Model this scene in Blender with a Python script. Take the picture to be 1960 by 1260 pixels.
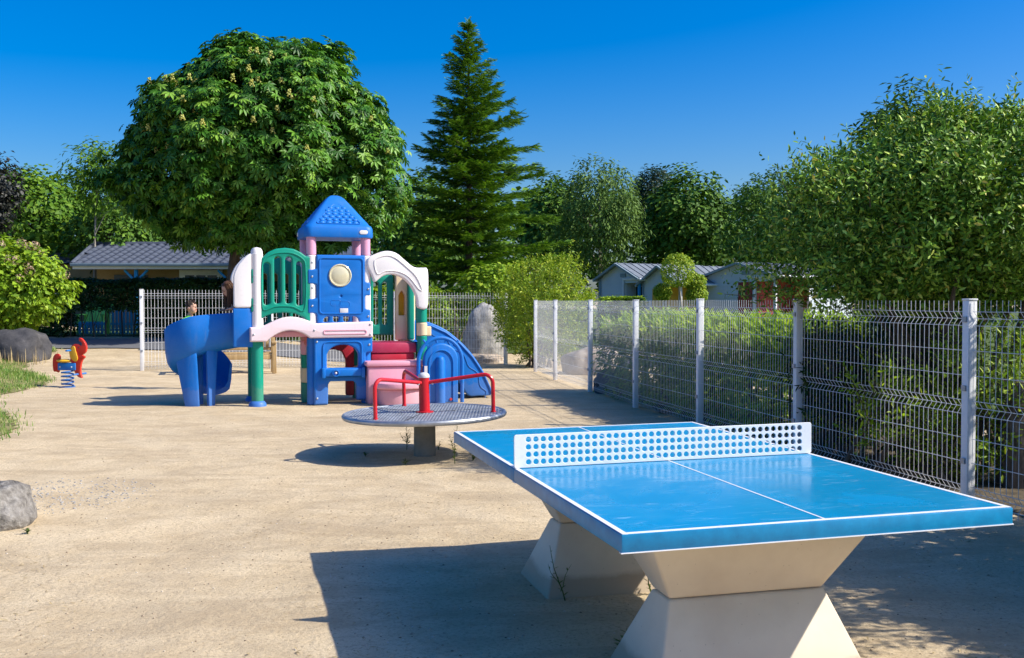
import bpy, bmesh, math, random
import numpy as np
from mathutils import Vector, Matrix, noise

for o in list(bpy.data.objects): bpy.data.objects.remove(o)
SC = bpy.context.scene
C = SC.collection
R = math.radians
random.seed(7)
rng = np.random.default_rng(11)

# ------------------------------------------------------------------ camera
F, CH, HOR = 1955.0, 1.52, 577.0           # focal length in photo pixels, eye height, horizon row
cam = bpy.data.cameras.new('camera'); cam_o = bpy.data.objects.new('camera', cam); C.objects.link(cam_o)
cam.sensor_width = 36; cam.lens = F/1960*36; cam.clip_start = .05; cam.clip_end = 3000
cam_o.location = (0, 0, CH)
cam_o.rotation_euler = (R(90)+math.atan((HOR-630)/F), 0, 0)
SC.camera = cam_o
SC.view_settings.view_transform = 'Standard'; SC.view_settings.look = 'None'
SC.view_settings.gamma = 1; SC.view_settings.use_curve_mapping = False
SC.view_settings.exposure = 0.42

# ------------------------------------------------------------------ sky and sun
SUN = Vector((.89, -.157, .76)).normalized()
el = math.asin(SUN.z); az = math.atan2(SUN.x, SUN.y)      # clockwise from +y
W = bpy.data.worlds.new('World'); SC.world = W; W.use_nodes = True
nt = W.node_tree; nt.nodes.clear()
sky = nt.nodes.new('ShaderNodeTexSky'); sky.sky_type = 'NISHITA'; sky.sun_disc = False
sky.sun_elevation = el; sky.sun_rotation = az; sky.air_density = 1.05; sky.dust_density = 2.2; sky.ozone_density = 6.0; sky.altitude = 50
hs = nt.nodes.new('ShaderNodeHueSaturation'); hs.inputs['Saturation'].default_value = 1.52; hs.inputs['Hue'].default_value = .510; hs.inputs['Value'].default_value = 1.0
bg = nt.nodes.new('ShaderNodeBackground'); bg.inputs[1].default_value = .135
ow = nt.nodes.new('ShaderNodeOutputWorld')
nt.links.new(sky.outputs[0], hs.inputs['Color']); nt.links.new(hs.outputs[0], bg.inputs[0]); nt.links.new(bg.outputs[0], ow.inputs[0])
sl = bpy.data.lights.new('sun', 'SUN'); sl.energy = 5.0; sl.angle = R(.53); sl.color = (1, .94, .83)
so = bpy.data.objects.new('sun', sl); C.objects.link(so)
so.rotation_euler = SUN.to_track_quat('Z', 'Y').to_euler(); so.location = (20, -5, 20)

# ------------------------------------------------------------------ small helpers
def ss(a, b, v):
    t = min(1, max(0, (v-a)/(b-a))); return t*t*(3-2*t)
def ssn(a, b, v):
    t = np.clip((v-a)/(b-a), 0, 1); return t*t*(3-2*t)
def grass_edge(y): return -6.70-.403*(y-13.3)-.35*math.sin(y*.9)
def tz(x, y):
    z = .5*ss(20.5, 29, y)*ss(-3, -8, x)
    if y > 4: z += .46*ss(0, 2.6, grass_edge(y)-x)*ss(8, 13, y)
    z += .012*noise.noise(Vector((x*.55, y*.55, 3)))+.010*noise.noise(Vector((x*1.7, y*1.7, 8)))+(.007*noise.noise(Vector((x*4.3, y*4.3, 2))) if abs(x) < 14 and 0 < y < 32 else 0)
    return z
def PX(px, d): return (px-980)/F*d                  # world x of a column at distance d
def PZ(py, d): return CH-(py-HOR)/F*d               # world z of a row at distance d
def GD(py, z=0.0): return (CH-z)*F/(py-HOR)         # distance of a ground row

def thing(name, label, cat, loc=(0, 0, 0), rotz=0, group=None):
    o = bpy.data.objects.new(name, None); C.objects.link(o); o.empty_display_size = .2
    o.location = loc; o.rotation_euler = (0, 0, rotz); o['label'] = label; o['category'] = cat
    if group: o['group'] = group
    return o
def tag(o, label, cat, group=None):
    o['label'] = label; o['category'] = cat
    if group: o['group'] = group
    return o
def link(name, me, mat, parent=None, sharp=35):
    o = bpy.data.objects.new(name, me); C.objects.link(o)
    if mat is not None and not me.materials: me.materials.append(M[mat] if isinstance(mat, str) else mat)
    if parent is not None: o.parent = parent
    return o
def smooth_me(me, ang=35):
    me.shade_smooth()
    me.set_sharp_from_angle(angle=R(ang))
    return me
def tri_mesh(name, V, Fc):
    me = bpy.data.meshes.new(name)
    V = np.ascontiguousarray(V, np.float32).reshape(-1, 3); Fc = np.ascontiguousarray(Fc, np.int32).reshape(-1, 3)
    me.vertices.add(len(V)); me.vertices.foreach_set('co', V.ravel())
    me.loops.add(Fc.size); me.loops.foreach_set('vertex_index', Fc.ravel())
    me.polygons.add(len(Fc)); me.polygons.foreach_set('loop_start', np.arange(0, Fc.size, 3, dtype=np.int32))
    me.update(calc_edges=True)
    return me

class MB:
    def __init__(s): s.v = []; s.f = []; s.m = Matrix()
    def add(s, vs, fs):
        b = len(s.v); s.v += [tuple(s.m @ Vector(v)) for v in vs]; s.f += [tuple(i+b for i in f) for f in fs]; return s
    def box(s, c, d, mat=None):
        x, y, z = d[0]/2, d[1]/2, d[2]/2
        vs = [(i*x, j*y, k*z) for k in (-1, 1) for j in (-1, 1) for i in (-1, 1)]
        if mat is not None: vs = [mat @ Vector(v) for v in vs]
        vs = [(v[0]+c[0], v[1]+c[1], v[2]+c[2]) for v in vs]
        return s.add(vs, [(0, 2, 3, 1), (4, 5, 7, 6), (0, 1, 5, 4), (2, 6, 7, 3), (0, 4, 6, 2), (1, 3, 7, 5)])
    def b2(s, x0, y0, z0, x1, y1, z1): return s.box(((x0+x1)/2, (y0+y1)/2, (z0+z1)/2), (x1-x0, y1-y0, z1-z0))
    def frustum(s, r0, z0, r1, z1):      # r = (x0,y0,x1,y1)
        vs = [(r[i], r[j], z) for r, z in ((r0, z0), (r1, z1)) for i, j in ((0, 1), (2, 1), (2, 3), (0, 3))]
        return s.add(vs, [(3, 2, 1, 0), (4, 5, 6, 7), (0, 1, 5, 4), (1, 2, 6, 5), (2, 3, 7, 6), (3, 0, 4, 7)])
    def tube(s, pts, r, n=8, cap=True, closed=False):
        pts = [Vector(p) for p in pts]; m = len(pts)
        rs = r if isinstance(r, (list, tuple)) else [r]*m
        vs = []; up = None
        for i, p in enumerate(pts):
            a = pts[(i-1) % m] if (closed or i > 0) else p
            b = pts[(i+1) % m] if (closed or i < m-1) else p
            t = (b-a).normalized()
            if up is None: up = t.orthogonal().normalized()
            u = (up-t*up.dot(t))
            u = u.normalized() if u.length > 1e-6 else t.orthogonal().normalized()
            up = u; w = t.cross(u)
            for k in range(n):
                g = 2*math.pi*k/n; vs.append(p+(u*math.cos(g)+w*math.sin(g))*rs[i])
        fs = []
        for i in range(m if closed else m-1):
            for k in range(n):
                j = (i+1) % m; fs.append((i*n+k, i*n+(k+1) % n, j*n+(k+1) % n, j*n+k))
        if cap and not closed: fs.append(tuple(reversed(range(n)))); fs.append(tuple((m-1)*n+k for k in range(n)))
        return s.add(vs, fs)
    def lathe(s, prof, c=(0, 0, 0), n=24):
        vs = [(c[0]+r*math.cos(2*math.pi*k/n), c[1]+r*math.sin(2*math.pi*k/n), c[2]+z) for r, z in prof for k in range(n)]
        fs = [(i*n+k, i*n+(k+1) % n, (i+1)*n+(k+1) % n, (i+1)*n+k) for i in range(len(prof)-1) for k in range(n)]
        if prof[0][0] > 1e-6: fs.append(tuple(reversed(range(n))))
        if prof[-1][0] > 1e-6: fs.append(tuple((len(prof)-1)*n+k for k in range(n)))
        return s.add(vs, fs)
    def ball(s, c, r, nu=12, nv=8):
        r = r if isinstance(r, (tuple, list)) else (r, r, r)
        prof = [(math.sin(math.pi*i/nv), -math.cos(math.pi*i/nv)) for i in range(nv+1)]
        vs = [(c[0]+r[0]*a*math.cos(2*math.pi*k/nu), c[1]+r[1]*a*math.sin(2*math.pi*k/nu), c[2]+r[2]*z) for a, z in prof for k in range(nu)]
        fs = [(i*nu+k, i*nu+(k+1) % nu, (i+1)*nu+(k+1) % nu, (i+1)*nu+k) for i in range(nv) for k in range(nu)]
        return s.add(vs, fs)
    def mesh(s, name, bevel=0, seg=2, ang=35, weld=True):
        me = bpy.data.meshes.new(name); me.from_pydata(s.v, [], s.f)
        bm = bmesh.new(); bm.from_mesh(me)
        if weld: bmesh.ops.remove_doubles(bm, verts=bm.verts, dist=1e-5)
        bmesh.ops.recalc_face_normals(bm, faces=bm.faces)
        if bevel:
            es = [e for e in bm.edges if len(e.link_faces) == 2 and e.calc_face_angle(0) > R(25)]
            bmesh.ops.bevel(bm, geom=es, offset=bevel, segments=seg, profile=.5, affect='EDGES', clamp_overlap=True)
        bm.to_mesh(me); bm.free()
        return smooth_me(me, ang)
    def build(s, name, mat, parent=None, bevel=0, seg=2, ang=35):
        return link(name, s.mesh(name, bevel, seg, ang), mat, parent)

# ---- flat shapes with holes (2D curve -> solid plate)
def circ(cx, cy, r, n=20): return [(cx+r*math.cos(2*math.pi*k/n), cy+r*math.sin(2*math.pi*k/n)) for k in range(n)]
def rrect(x0, y0, x1, y1, r, n=4):
    out = []
    for cx, cy, a in ((x1-r, y0+r, -90), (x1-r, y1-r, 0), (x0+r, y1-r, 90), (x0+r, y0+r, 180)):
        for k in range(n+1): g = R(a+90*k/n); out.append((cx+r*math.cos(g), cy+r*math.sin(g)))
    return out
def smo(pts, n=4):
    out = []; m = len(pts)
    for i in range(m):
        p0, p1, p2, p3 = [Vector(pts[(i+k-1) % m]) for k in range(4)]
        for k in range(n):
            t = k/n
            out.append(tuple(.5*((2*p1)+(p2-p0)*t+(2*p0-5*p1+4*p2-p3)*t*t+(3*p1-p0-3*p2+p3)*t**3)))
    return out
def rounded(pts, r=.02, n=3):          # rounds each corner of a polygon
    out = []; m = len(pts)
    for i in range(m):
        p0, p1, p2 = Vector(pts[i-1]), Vector(pts[i]), Vector(pts[(i+1) % m])
        a = (p0-p1); b = (p2-p1); q = min(r, a.length*.45, b.length*.45)
        s0 = p1+a.normalized()*q; s1 = p1+b.normalized()*q
        for k in range(n+1):
            t = k/n; out.append(tuple((1-t)**2*s0+2*t*(1-t)*p1+t*t*s1))
    return out
def plate(name, outline, holes, th, bev=.006, vertical=True, res=2):
    cu = bpy.data.curves.new(name, 'CURVE'); cu.dimensions = '2D'; cu.fill_mode = 'BOTH'
    bev = min(bev, th*.45)
    cu.extrude = th/2-bev; cu.bevel_depth = bev; cu.bevel_resolution = res; cu.offset = -bev
    for poly in [outline]+list(holes):
        sp = cu.splines.new('POLY'); sp.points.add(len(poly)-1)
        for p, q in zip(sp.points, poly): p.co = (q[0], q[1], 0, 1)
        sp.use_cyclic_u = True
    ob = bpy.data.objects.new(name, cu); C.objects.link(ob)
    me = bpy.data.meshes.new_from_object(ob)
    bpy.data.objects.remove(ob); bpy.data.curves.remove(cu)
    bm = bmesh.new(); bm.from_mesh(me); bmesh.ops.remove_doubles(bm, verts=bm.verts, dist=1e-5); bmesh.ops.recalc_face_normals(bm, faces=bm.faces); bm.to_mesh(me); bm.free()
    if vertical: me.transform(Matrix.Rotation(R(90), 4, 'X'))     # outline x,y -> x,z ; front faces -y
    me.name = name
    return smooth_me(me, 40)

# ------------------------------------------------------------------ materials
M = {}
def mat(name):
    m = bpy.data.materials.new(name); m.use_nodes = True; M[name] = m
    b = m.node_tree.nodes['Principled BSDF']
    return m, m.node_tree, b
def N(nt, t, **kw):
    n = nt.nodes.new(t)
    for k, v in kw.items():
        if hasattr(n, k): setattr(n, k, v)
        else: n.inputs[k.replace('_', ' ')].default_value = v
    return n
def ramp(nt, fac, stops):
    r = nt.nodes.new('ShaderNodeValToRGB'); e = r.color_ramp.elements
    while len(e) < len(stops): e.new(.5)
    for q, (p, c) in zip(e, stops): q.position = p; q.color = (*c, 1)
    nt.links.new(fac, r.inputs[0]); return r.outputs[0]
def mixc(nt, fac, a, b, blend='MIX'):
    m = nt.nodes.new('ShaderNodeMix'); m.data_type = 'RGBA'; m.blend_type = blend
    for sock, v in ((m.inputs[0], fac), (m.inputs[6], a), (m.inputs[7], b)):
        if hasattr(v, 'is_linked'): nt.links.new(v, sock)
        elif isinstance(v, (tuple, list)): sock.default_value = (*v[:3], 1)
        else: sock.default_value = v
    return m.outputs[2]
def objco(nt, scale=None):
    tc = nt.nodes.new('ShaderNodeTexCoord')
    if scale is None: return tc.outputs['Object']
    mp = nt.nodes.new('ShaderNodeMapping'); mp.inputs['Scale'].default_value = scale
    nt.links.new(tc.outputs['Object'], mp.inputs[0]); return mp.outputs[0]
def noi(nt, co, scale, detail=4, rough=.55, dist=0):
    n = N(nt, 'ShaderNodeTexNoise'); n.inputs['Scale'].default_value = scale; n.inputs['Detail'].default_value = detail
    n.inputs['Roughness'].default_value = rough; n.inputs['Distortion'].default_value = dist
    nt.links.new(co, n.inputs['Vector']); return n.outputs['Fac']
def bump(nt, b, h, strength=.3, dist=.01):
    n = nt.nodes.new('ShaderNodeBump'); n.inputs['Strength'].default_value = strength; n.inputs['Distance'].default_value = dist
    nt.links.new(h, n.inputs['Height'])
    if b.inputs['Normal'].is_linked: nt.links.new(b.inputs['Normal'].links[0].from_socket, n.inputs['Normal'])
    nt.links.new(n.outputs[0], b.inputs['Normal'])
def dim(c, k): return tuple(min(1, x*k) for x in c)

def plastic(name, c, rough=.38, fade=.18, metal=0):
    m, nt, b = mat(name); co = objco(nt); b.inputs['Specular IOR Level'].default_value = .35
    n1 = noi(nt, co, 3.1, 5, .6); n2 = noi(nt, co, 38, 4, .7)
    pale = tuple(x*.72+.2 for x in c)
    base = mixc(nt, ramp(nt, n1, [(.42, (0, 0, 0)), (.75, (fade,)*3)]), c, pale)
    base = mixc(nt, ramp(nt, n2, [(.3, (.22,)*3), (.48, (0,)*3)]), base, dim(c, .72))
    sx = N(nt, 'ShaderNodeSeparateXYZ'); nt.links.new(co, sx.inputs[0]); n4 = noi(nt, co, 7, 6, .7)
    ma = N(nt, 'ShaderNodeMath', operation='MULTIPLY_ADD'); nt.links.new(n4, ma.inputs[0]); ma.inputs[1].default_value = -.5; nt.links.new(sx.outputs[2], ma.inputs[2])
    base = mixc(nt, ramp(nt, ma.outputs[0], [(-.0, (.12,)*3), (.04, (0,)*3)]), base, (.36, .27, .16))
    n5 = noi(nt, objco(nt, (1, 1, .12)), 16, 4, .6); base = mixc(nt, ramp(nt, n5, [(.58, (0,)*3), (.78, (.14,)*3)]), base, (.30, .27, .23))
    nt.links.new(base, b.inputs['Base Color'])
    nt.links.new(ramp(nt, n2, [(.2, (rough+.18,)*3), (.7, (rough,)*3)]), b.inputs['Roughness'])
    b.inputs['Metallic'].default_value = metal
    bump(nt, b, n2, .06, .004)
    return m
plastic('blue', (.001, .15, .54), .42, .11); plastic('green', (.0, .27, .18), .42, .05); plastic('pink', (.72, .34, .43), fade=.4)
plastic('pale_pink', (.80, .64, .67), fade=.3); plastic('white_plastic', (.80, .76, .75)); plastic('cream', (.74, .58, .36), fade=.1)
plastic('post_pink', (.70, .33, .48)); plastic('maroon', (.42, .03, .08)); plastic('red_panel', (.45, .02, .04))
plastic('red', (.55, .012, .022), .25, .06); plastic('yellow', (.75, .40, .02)); plastic('rider_blue', (.01, .16, .5))
plastic('rider_red', (.60, .03, .015), .3, .05); plastic('white_paint', (.78, .79, .80), .35, .0); plastic('wire', (.74, .75, .76), .4, 0); plastic('sticker', (.62, .62, .64), .4, .1)
plastic('green_slats', (.28, .74, .14)); plastic('blue_slats', (.06, .46, .78)); plastic('dark', (.02, .02, .022), .5, 0)  # green and blue slats brightened in colour to look sunlit while shaded
plastic('net_white', (.82, .82, .82), .35, 0)

m, nt, b = mat('lens'); b.inputs['Base Color'].default_value = (.72, .66, .45, 1); b.inputs['Roughness'].default_value = .12
b.inputs['Coat Weight'].default_value = .5; b.inputs['Transmission Weight'].default_value = .15

# table paint: glossy blue with scuffs
m, nt, b = mat('table_blue'); co = objco(nt)
n1 = noi(nt, co, 1.7, 6, .6, .6); n2 = noi(nt, objco(nt, (2.2, 9, 1)), 2.2, 7, .68, 1.2); n3 = noi(nt, co, 60, 3, .6)
sc = ramp(nt, n2, [(.53, (0,)*3), (.62, (.08,)*3), (.70, (.6,)*3)])
base = mixc(nt, sc, (.002, .25, .48), (.36, .60, .74))
base = mixc(nt, ramp(nt, n1, [(.4, (0,)*3), (.7, (.5,)*3)]), base, (.002, .20, .42))
b.inputs['Specular IOR Level'].default_value = .22
nt.links.new(base, b.inputs['Base Color'])
nt.links.new(ramp(nt, n1, [(.3, (.34,)*3), (.47, (.16,)*3), (.60, (.40,)*3)]), b.inputs['Roughness'])
bump(nt, b, noi(nt, co, 9, 3, .5), .04, .004); bump(nt, b, n3, .03, .002)
m, nt, b = mat('table_edge'); co = objco(nt); n2 = noi(nt, co, 14, 5, .65)
nt.links.new(ramp(nt, n2, [(.3, (.003, .17, .36)), (.6, (.003, .235, .47)), (.8, (.02, .29, .52))]), b.inputs['Base Color']); b.inputs['Roughness'].default_value = .4
m, nt, b = mat('line_white'); co = objco(nt); n2 = noi(nt, co, 30, 5, .7)
nt.links.new(ramp(nt, n2, [(.25, (.45, .6, .7)), (.38, (.80, .80, .80))]), b.inputs['Base Color']); b.inputs['Roughness'].default_value = .4
# pedestal: cast stone
m, nt, b = mat('cast_stone'); co = objco(nt); n1 = noi(nt, co, 2.4, 6, .6); n2 = noi(nt, co, 90, 3, .6)
c1 = ramp(nt, n1, [(.3, (.66, .54, .40)), (.6, (.76, .645, .49)), (.8, (.80, .70, .55))])
sp_ = N(nt, 'ShaderNodeTexVoronoi'); sp_.inputs['Scale'].default_value = 28; nt.links.new(co, sp_.inputs['Vector'])
c1 = mixc(nt, ramp(nt, sp_.outputs['Distance'], [(.045, (.45,)*3), (.075, (0,)*3)]), c1, (.2, .14, .09))
sx = N(nt, 'ShaderNodeSeparateXYZ'); nt.links.new(co, sx.inputs[0])
dz = N(nt, 'ShaderNodeMath', operation='ADD'); nt.links.new(sx.outputs[2], dz.inputs[0])
sc2 = N(nt, 'ShaderNodeMath', operation='MULTIPLY'); nt.links.new(n1, sc2.inputs[0]); sc2.inputs[1].default_value = -.16; nt.links.new(sc2.outputs[0], dz.inputs[1])
c1 = mixc(nt, ramp(nt, dz.outputs[0], [(-.04, (.7,)*3), (.03, (.12,)*3), (.10, (0,)*3)]), c1, (.30, .215, .13))
nt.links.new(c1, b.inputs['Base Color']); b.inputs['Roughness'].default_value = .62; bump(nt, b, n2, .12, .002)

# galvanised steel, tread plate
def metal(name, c, rough=.45, m0=.8, bumpy=0):
    m, nt, b = mat(name); co = objco(nt); n1 = noi(nt, co, 5, 5, .65); n2 = noi(nt, co, 55, 4, .6)
    nt.links.new(ramp(nt, n1, [(.3, dim(c, .68)), (.6, c), (.8, dim(c, 1.2))]), b.inputs['Base Color'])
    b.inputs['Metallic'].default_value = m0; nt.links.new(ramp(nt, n2, [(.3, (rough-.08,)*3), (.7, (rough+.12,)*3)]), b.inputs['Roughness'])
    if bumpy: bump(nt, b, n2, bumpy, .003)
    return m, nt, b
metal('galvanised', (.42, .45, .49), .45, .7, .1); metal('post_grey', (.50, .52, .55), .5, .35)
metal('tread', (.40, .43, .48), .5, .55, .15); metal('concrete_post', (.30, .28, .23), .85, 0, .5); metal('pale_pipe', (.62, .62, .62), .5, 0)

# sand
m, nt, b = mat('sand'); co = objco(nt)
n0 = noi(nt, co, .35, 5, .6, .3); n1 = noi(nt, co, 2.2, 7, .62); n2 = noi(nt, co, 45, 6, .7); n3 = noi(nt, co, 260, 3, .7); n4 = noi(nt, objco(nt, (.6, 2.0, 1)), 3.3, 6, .7, .5)
base = ramp(nt, n0, [(.32, (.54, .43, .28)), (.52, (.64, .515, .335)), (.72, (.71, .565, .36))])
base = mixc(nt, ramp(nt, n1, [(.35, (.45,)*3), (.6, (0,)*3)]), base, (.46, .335, .185))
base = mixc(nt, ramp(nt, n4, [(.55, (0,)*3), (.72, (.4,)*3)]), base, (.73, .585, .36))
base = mixc(nt, ramp(nt, n2, [(.32, (.75,)*3), (.50, (0,)*3)]), base, (.30, .22, .135))
base = mixc(nt, ramp(nt, n3, [(.33, (.5,)*3), (.47, (0,)*3), (.62, (0,)*3)]), base, (.26, .20, .14))
base = mixc(nt, ramp(nt, n3, [(.60, (0,)*3), (.72, (.55,)*3)]), base, (.82, .71, .50))
n5 = noi(nt, co, .8, 4, .6, .8); n6 = noi(nt, objco(nt, (1, 2.2, 1)), 21, 6, .75, .6)
mk = N(nt, 'ShaderNodeMath', operation='MULTIPLY'); nt.links.new(ramp(nt, n5, [(.50, (0,)*3), (.66, (1,)*3)]), mk.inputs[0]); nt.links.new(ramp(nt, n6, [(.50, (0,)*3), (.66, (.75,)*3)]), mk.inputs[1])
base = mixc(nt, mk.outputs[0], base, (.34, .245, .13))
n8 = noi(nt, objco(nt, (.8, 1.7, 1)), 1.15, 6, .68, .9); base = mixc(nt, ramp(nt, n8, [(.46, (0,)*3), (.62, (.62,)*3)]), base, (.40, .305, .19))
nt.links.new(base, b.inputs['Base Color']); b.inputs['Roughness'].default_value = .95; b.inputs['Specular IOR Level'].default_value = .15
bump(nt, b, n6, .35, .012)
n7 = noi(nt, co, 7, 5, .65, .1); bump(nt, b, n1, .5, .03); bump(nt, b, n7, .5, .03); bump(nt, b, n2, .55, .012); bump(nt, b, n3, .45, .004)

def simple(name, stops, scale, rough=.9, bs=.3, bd=.01, detail=6, aniso=None):
    m, nt, b = mat(name); co = objco(nt, aniso) if aniso else objco(nt); n1 = noi(nt, co, scale, detail, .65)
    nt.links.new(ramp(nt, n1, stops), b.inputs['Base Color']); b.inputs['Roughness'].default_value = rough
    b.inputs['Specular IOR Level'].default_value = .25
    if bs: bump(nt, b, n1, bs, bd)
    return m
simple('soil_grass', [(.3, (.10, .10, .035)), (.5, (.22, .20, .08)), (.7, (.36, .29, .14))], 3.2, .95, .4, .03)
simple('soil_dark', [(.3, (.04, .032, .022)), (.5, (.09, .07, .045)), (.7, (.16, .125, .075))], 9, .95, .6, .03)
simple('lawn', [(.3, (.05, .08, .02)), (.55, (.09, .13, .03)), (.75, (.17, .17, .06))], 2, .95, .4, .03)
simple('tarmac', [(.3, (.11, .11, .12)), (.6, (.17, .17, .175))], 40, .9, .3, .005)
simple('bark', [(.3, (.05, .038, .028)), (.6, (.12, .095, .07)), (.8, (.20, .165, .13))], 9, .95, .8, .03, aniso=(2, 2, .5))
simple('bark_pale', [(.3, (.16, .14, .11)), (.6, (.33, .30, .25))], 8, .9, .5, .02, aniso=(2, 2, .5))
simple('wood', [(.3, (.30, .19, .08)), (.55, (.44, .30, .14)), (.8, (.52, .38, .2))], 7, .7, .2, .005, aniso=(3, 3, .4))
simple('stone_grey', [(.28, (.19, .18, .165)), (.5, (.36, .345, .32)), (.72, (.52, .50, .465))], 5, .9, .7, .03, 9)
simple('stone_front', [(.3, (.06, .055, .048)), (.46, (.20, .185, .165)), (.62, (.33, .31, .28)), (.75, (.42, .40, .37))], 13, .95, 1, .05, 12)
simple('stone_dark', [(.3, (.035, .035, .04)), (.55, (.075, .072, .075)), (.8, (.15, .14, .14))], 4, .85, .7, .03, 9)
simple('stone_tan', [(.3, (.25, .19, .14)), (.55, (.42, .35, .28)), (.8, (.55, .48, .4))], 5, .9, .6, .03, 9)
simple('pillar_wood', [(.3, (.06, .05, .042)), (.6, (.16, .135, .115))], 12, .95, .7, .02, aniso=(3, 3, .5))
simple('pebble', [(.3, (.12, .095, .07)), (.5, (.36, .29, .21)), (.7, (.62, .56, .47))], 3.3, .9, 0)
simple('roof_slate', [(.3, (.06, .07, .095)), (.6, (.10, .115, .15)), (.8, (.145, .16, .195))], 2.2, .55, .1, .01)
simple('wall_ochre', [(.3, (.24, .16, .075)), (.7, (.31, .215, .105))], 3, .9, .1, .01)
simple('wall_bluegrey', [(.3, (.52, .58, .63)), (.7, (.62, .67, .71))], 1.4, .7, .05, .01)
simple('trim_grey', [(.3, (.20, .27, .31)), (.7, (.26, .33, .37))], 4, .6, .05, .01)
simple('white_trim', [(.3, (.66, .67, .68)), (.7, (.78, .78, .78))], 3, .6, 0)
simple('wall_yellow', [(.3, (.70, .36, .03)), (.7, (.78, .43, .05))], 3, .7, 0)
simple('wall_red', [(.3, (.30, .045, .035)), (.7, (.38, .06, .045))], 3, .7, 0)
simple('cabin_roof', [(.3, (.13, .15, .17)), (.7, (.24, .265, .29))], 2.5, .45, .05, .01)
simple('blue_timber', [(.3, (.02, .22, .48)), (.7, (.03, .30, .60))], 6, .55, 0)
simple('skin', [(.3, (.55, .31, .21)), (.7, (.63, .38, .27))], 6, .5, 0)
simple('hair_dark', [(.3, (.018, .011, .008)), (.7, (.05, .03, .02))], 30, .5, .5, .01)
simple('hair_brown', [(.3, (.05, .022, .012)), (.7, (.11, .055, .03))], 30, .5, .5, .01)
simple('cloth_green', [(.3, (.12, .45, .05)), (.7, (.18, .55, .09))], 8, .9, .1, .01)
simple('cloth_pale', [(.3, (.50, .60, .70)), (.7, (.60, .70, .80))], 8, .9, .1, .01)
simple('cloth_grey', [(.3, (.20, .19, .21)), (.7, (.28, .27, .29))], 8, .9, .1, .01)
simple('straw', [(.3, (.30, .21, .09)), (.7, (.5, .4, .22))], 3, .9, 0)
m, nt, b = mat('window_glass'); b.inputs['Base Color'].default_value = (.03, .04, .05, 1); b.inputs['Roughness'].default_value = .06

def leaf_mat(name, stops, trans=.35, rough=.45, spec=.35, tgain=1.6):
    m, nt, b = mat(name)
    g = nt.nodes.new('ShaderNodeNewGeometry')
    col = ramp(nt, g.outputs['Random Per Island'], stops)
    nt.links.new(col, b.inputs['Base Color']); b.inputs['Roughness'].default_value = rough; b.inputs['Specular IOR Level'].default_value = spec
    tr = nt.nodes.new('ShaderNodeBsdfTranslucent')
    nt.links.new(mixc(nt, 1.0, col, (tgain, tgain*.98, tgain*.5), 'MULTIPLY'), tr.inputs[0])
    mx = nt.nodes.new('ShaderNodeMixShader'); mx.inputs[0].default_value = trans
    nt.links.new(b.outputs[0], mx.inputs[1]); nt.links.new(tr.outputs[0], mx.inputs[2])
    nt.links.new(mx.outputs[0], nt.nodes['Material Output'].inputs[0])
    return m
leaf_mat('leaf_chestnut', [(0, (0.017, 0.075, 0.007)), (0.45, (0.048, 0.156, 0.012)), (0.8, (0.118, 0.278, 0.024)), (1, (0.255, 0.434, 0.057))], 0.12,  0.45,  0.3)
leaf_mat('leaf_spruce', [(0, (0.029, 0.085, 0.013)), (0.5, (0.089, 0.209, 0.02)), (0.85, (0.211, 0.373, 0.029)), (1, (0.356, 0.528, 0.043))], 0.12, 0.6, 0.2)
leaf_mat('leaf_willow', [(0, (0.033, 0.086, 0.008)), (0.45, (0.112, 0.237, 0.021)), (0.8, (0.253, 0.435, 0.046)), (0.95, (0.535, 0.699, 0.131)), (1, (0.565, 0.454, 0.092))], 0.08,  0.5,  0.22)
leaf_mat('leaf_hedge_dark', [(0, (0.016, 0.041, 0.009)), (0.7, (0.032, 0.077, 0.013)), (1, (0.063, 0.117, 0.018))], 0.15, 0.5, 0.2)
leaf_mat('leaf_laurel', [(0, (0.095, 0.19, 0.01)), (0.6, (0.19, 0.307, 0.018)), (1, (0.379, 0.467, 0.034))], 0.25, 0.5, 0.25)
leaf_mat('leaf_lime', [(0, (0.111, 0.21, 0.013)), (0.6, (0.221, 0.358, 0.019)), (1, (0.376, 0.494, 0.047))], 0.25, 0.5, 0.25)
leaf_mat('leaf_sun_tint', [(0, (0.153, 0.266, 0.013)), (0.6, (0.26, 0.399, 0.026)), (1, (0.383, 0.475, 0.051))], .45, .45, .3)  # brighter leaf colour carrying the sunlit look of hedge top and shrub
leaf_mat('leaf_bush', [(0, (0.125, 0.229, 0.014)), (0.6, (0.25, 0.361, 0.023)), (1, (0.499, 0.552, 0.056))], 0.2, 0.5, 0.25)
leaf_mat('leaf_birch', [(0, (0.064, 0.127, 0.025)), (0.6, (0.109, 0.197, 0.038)), (1, (0.182, 0.279, 0.064))], 0.12,  0.6,  0.15)
leaf_mat('leaf_oak', [(0, (0.037, 0.096, 0.011)), (0.6, (0.077, 0.168, 0.017)), (1, (0.156, 0.273, 0.024))], 0.1,  0.6,  0.2)
leaf_mat('leaf_pine', [(0, (.012, .032, .014)), (.7, (.028, .06, .022)), (1, (.05, .09, .03))], .15)
leaf_mat('leaf_mid', [(0, (0.059, 0.144, 0.011)), (0.6, (0.106, 0.217, 0.016)), (1, (0.184, 0.3, 0.026))], 0.2, 0.55, 0.2)
leaf_mat('leaf_purple', [(0, (.014, .016, .014)), (.7, (.03, .035, .03)), (1, (.06, .06, .05))], .2)
leaf_mat('flower_cream', [(0, (0.468, 0.45, 0.09)), (1, (0.612, 0.62, 0.225))], .3)
leaf_mat('flower_hydrangea', [(0, (.42, .27, .20)), (1, (.60, .46, .36))], .3)
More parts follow.
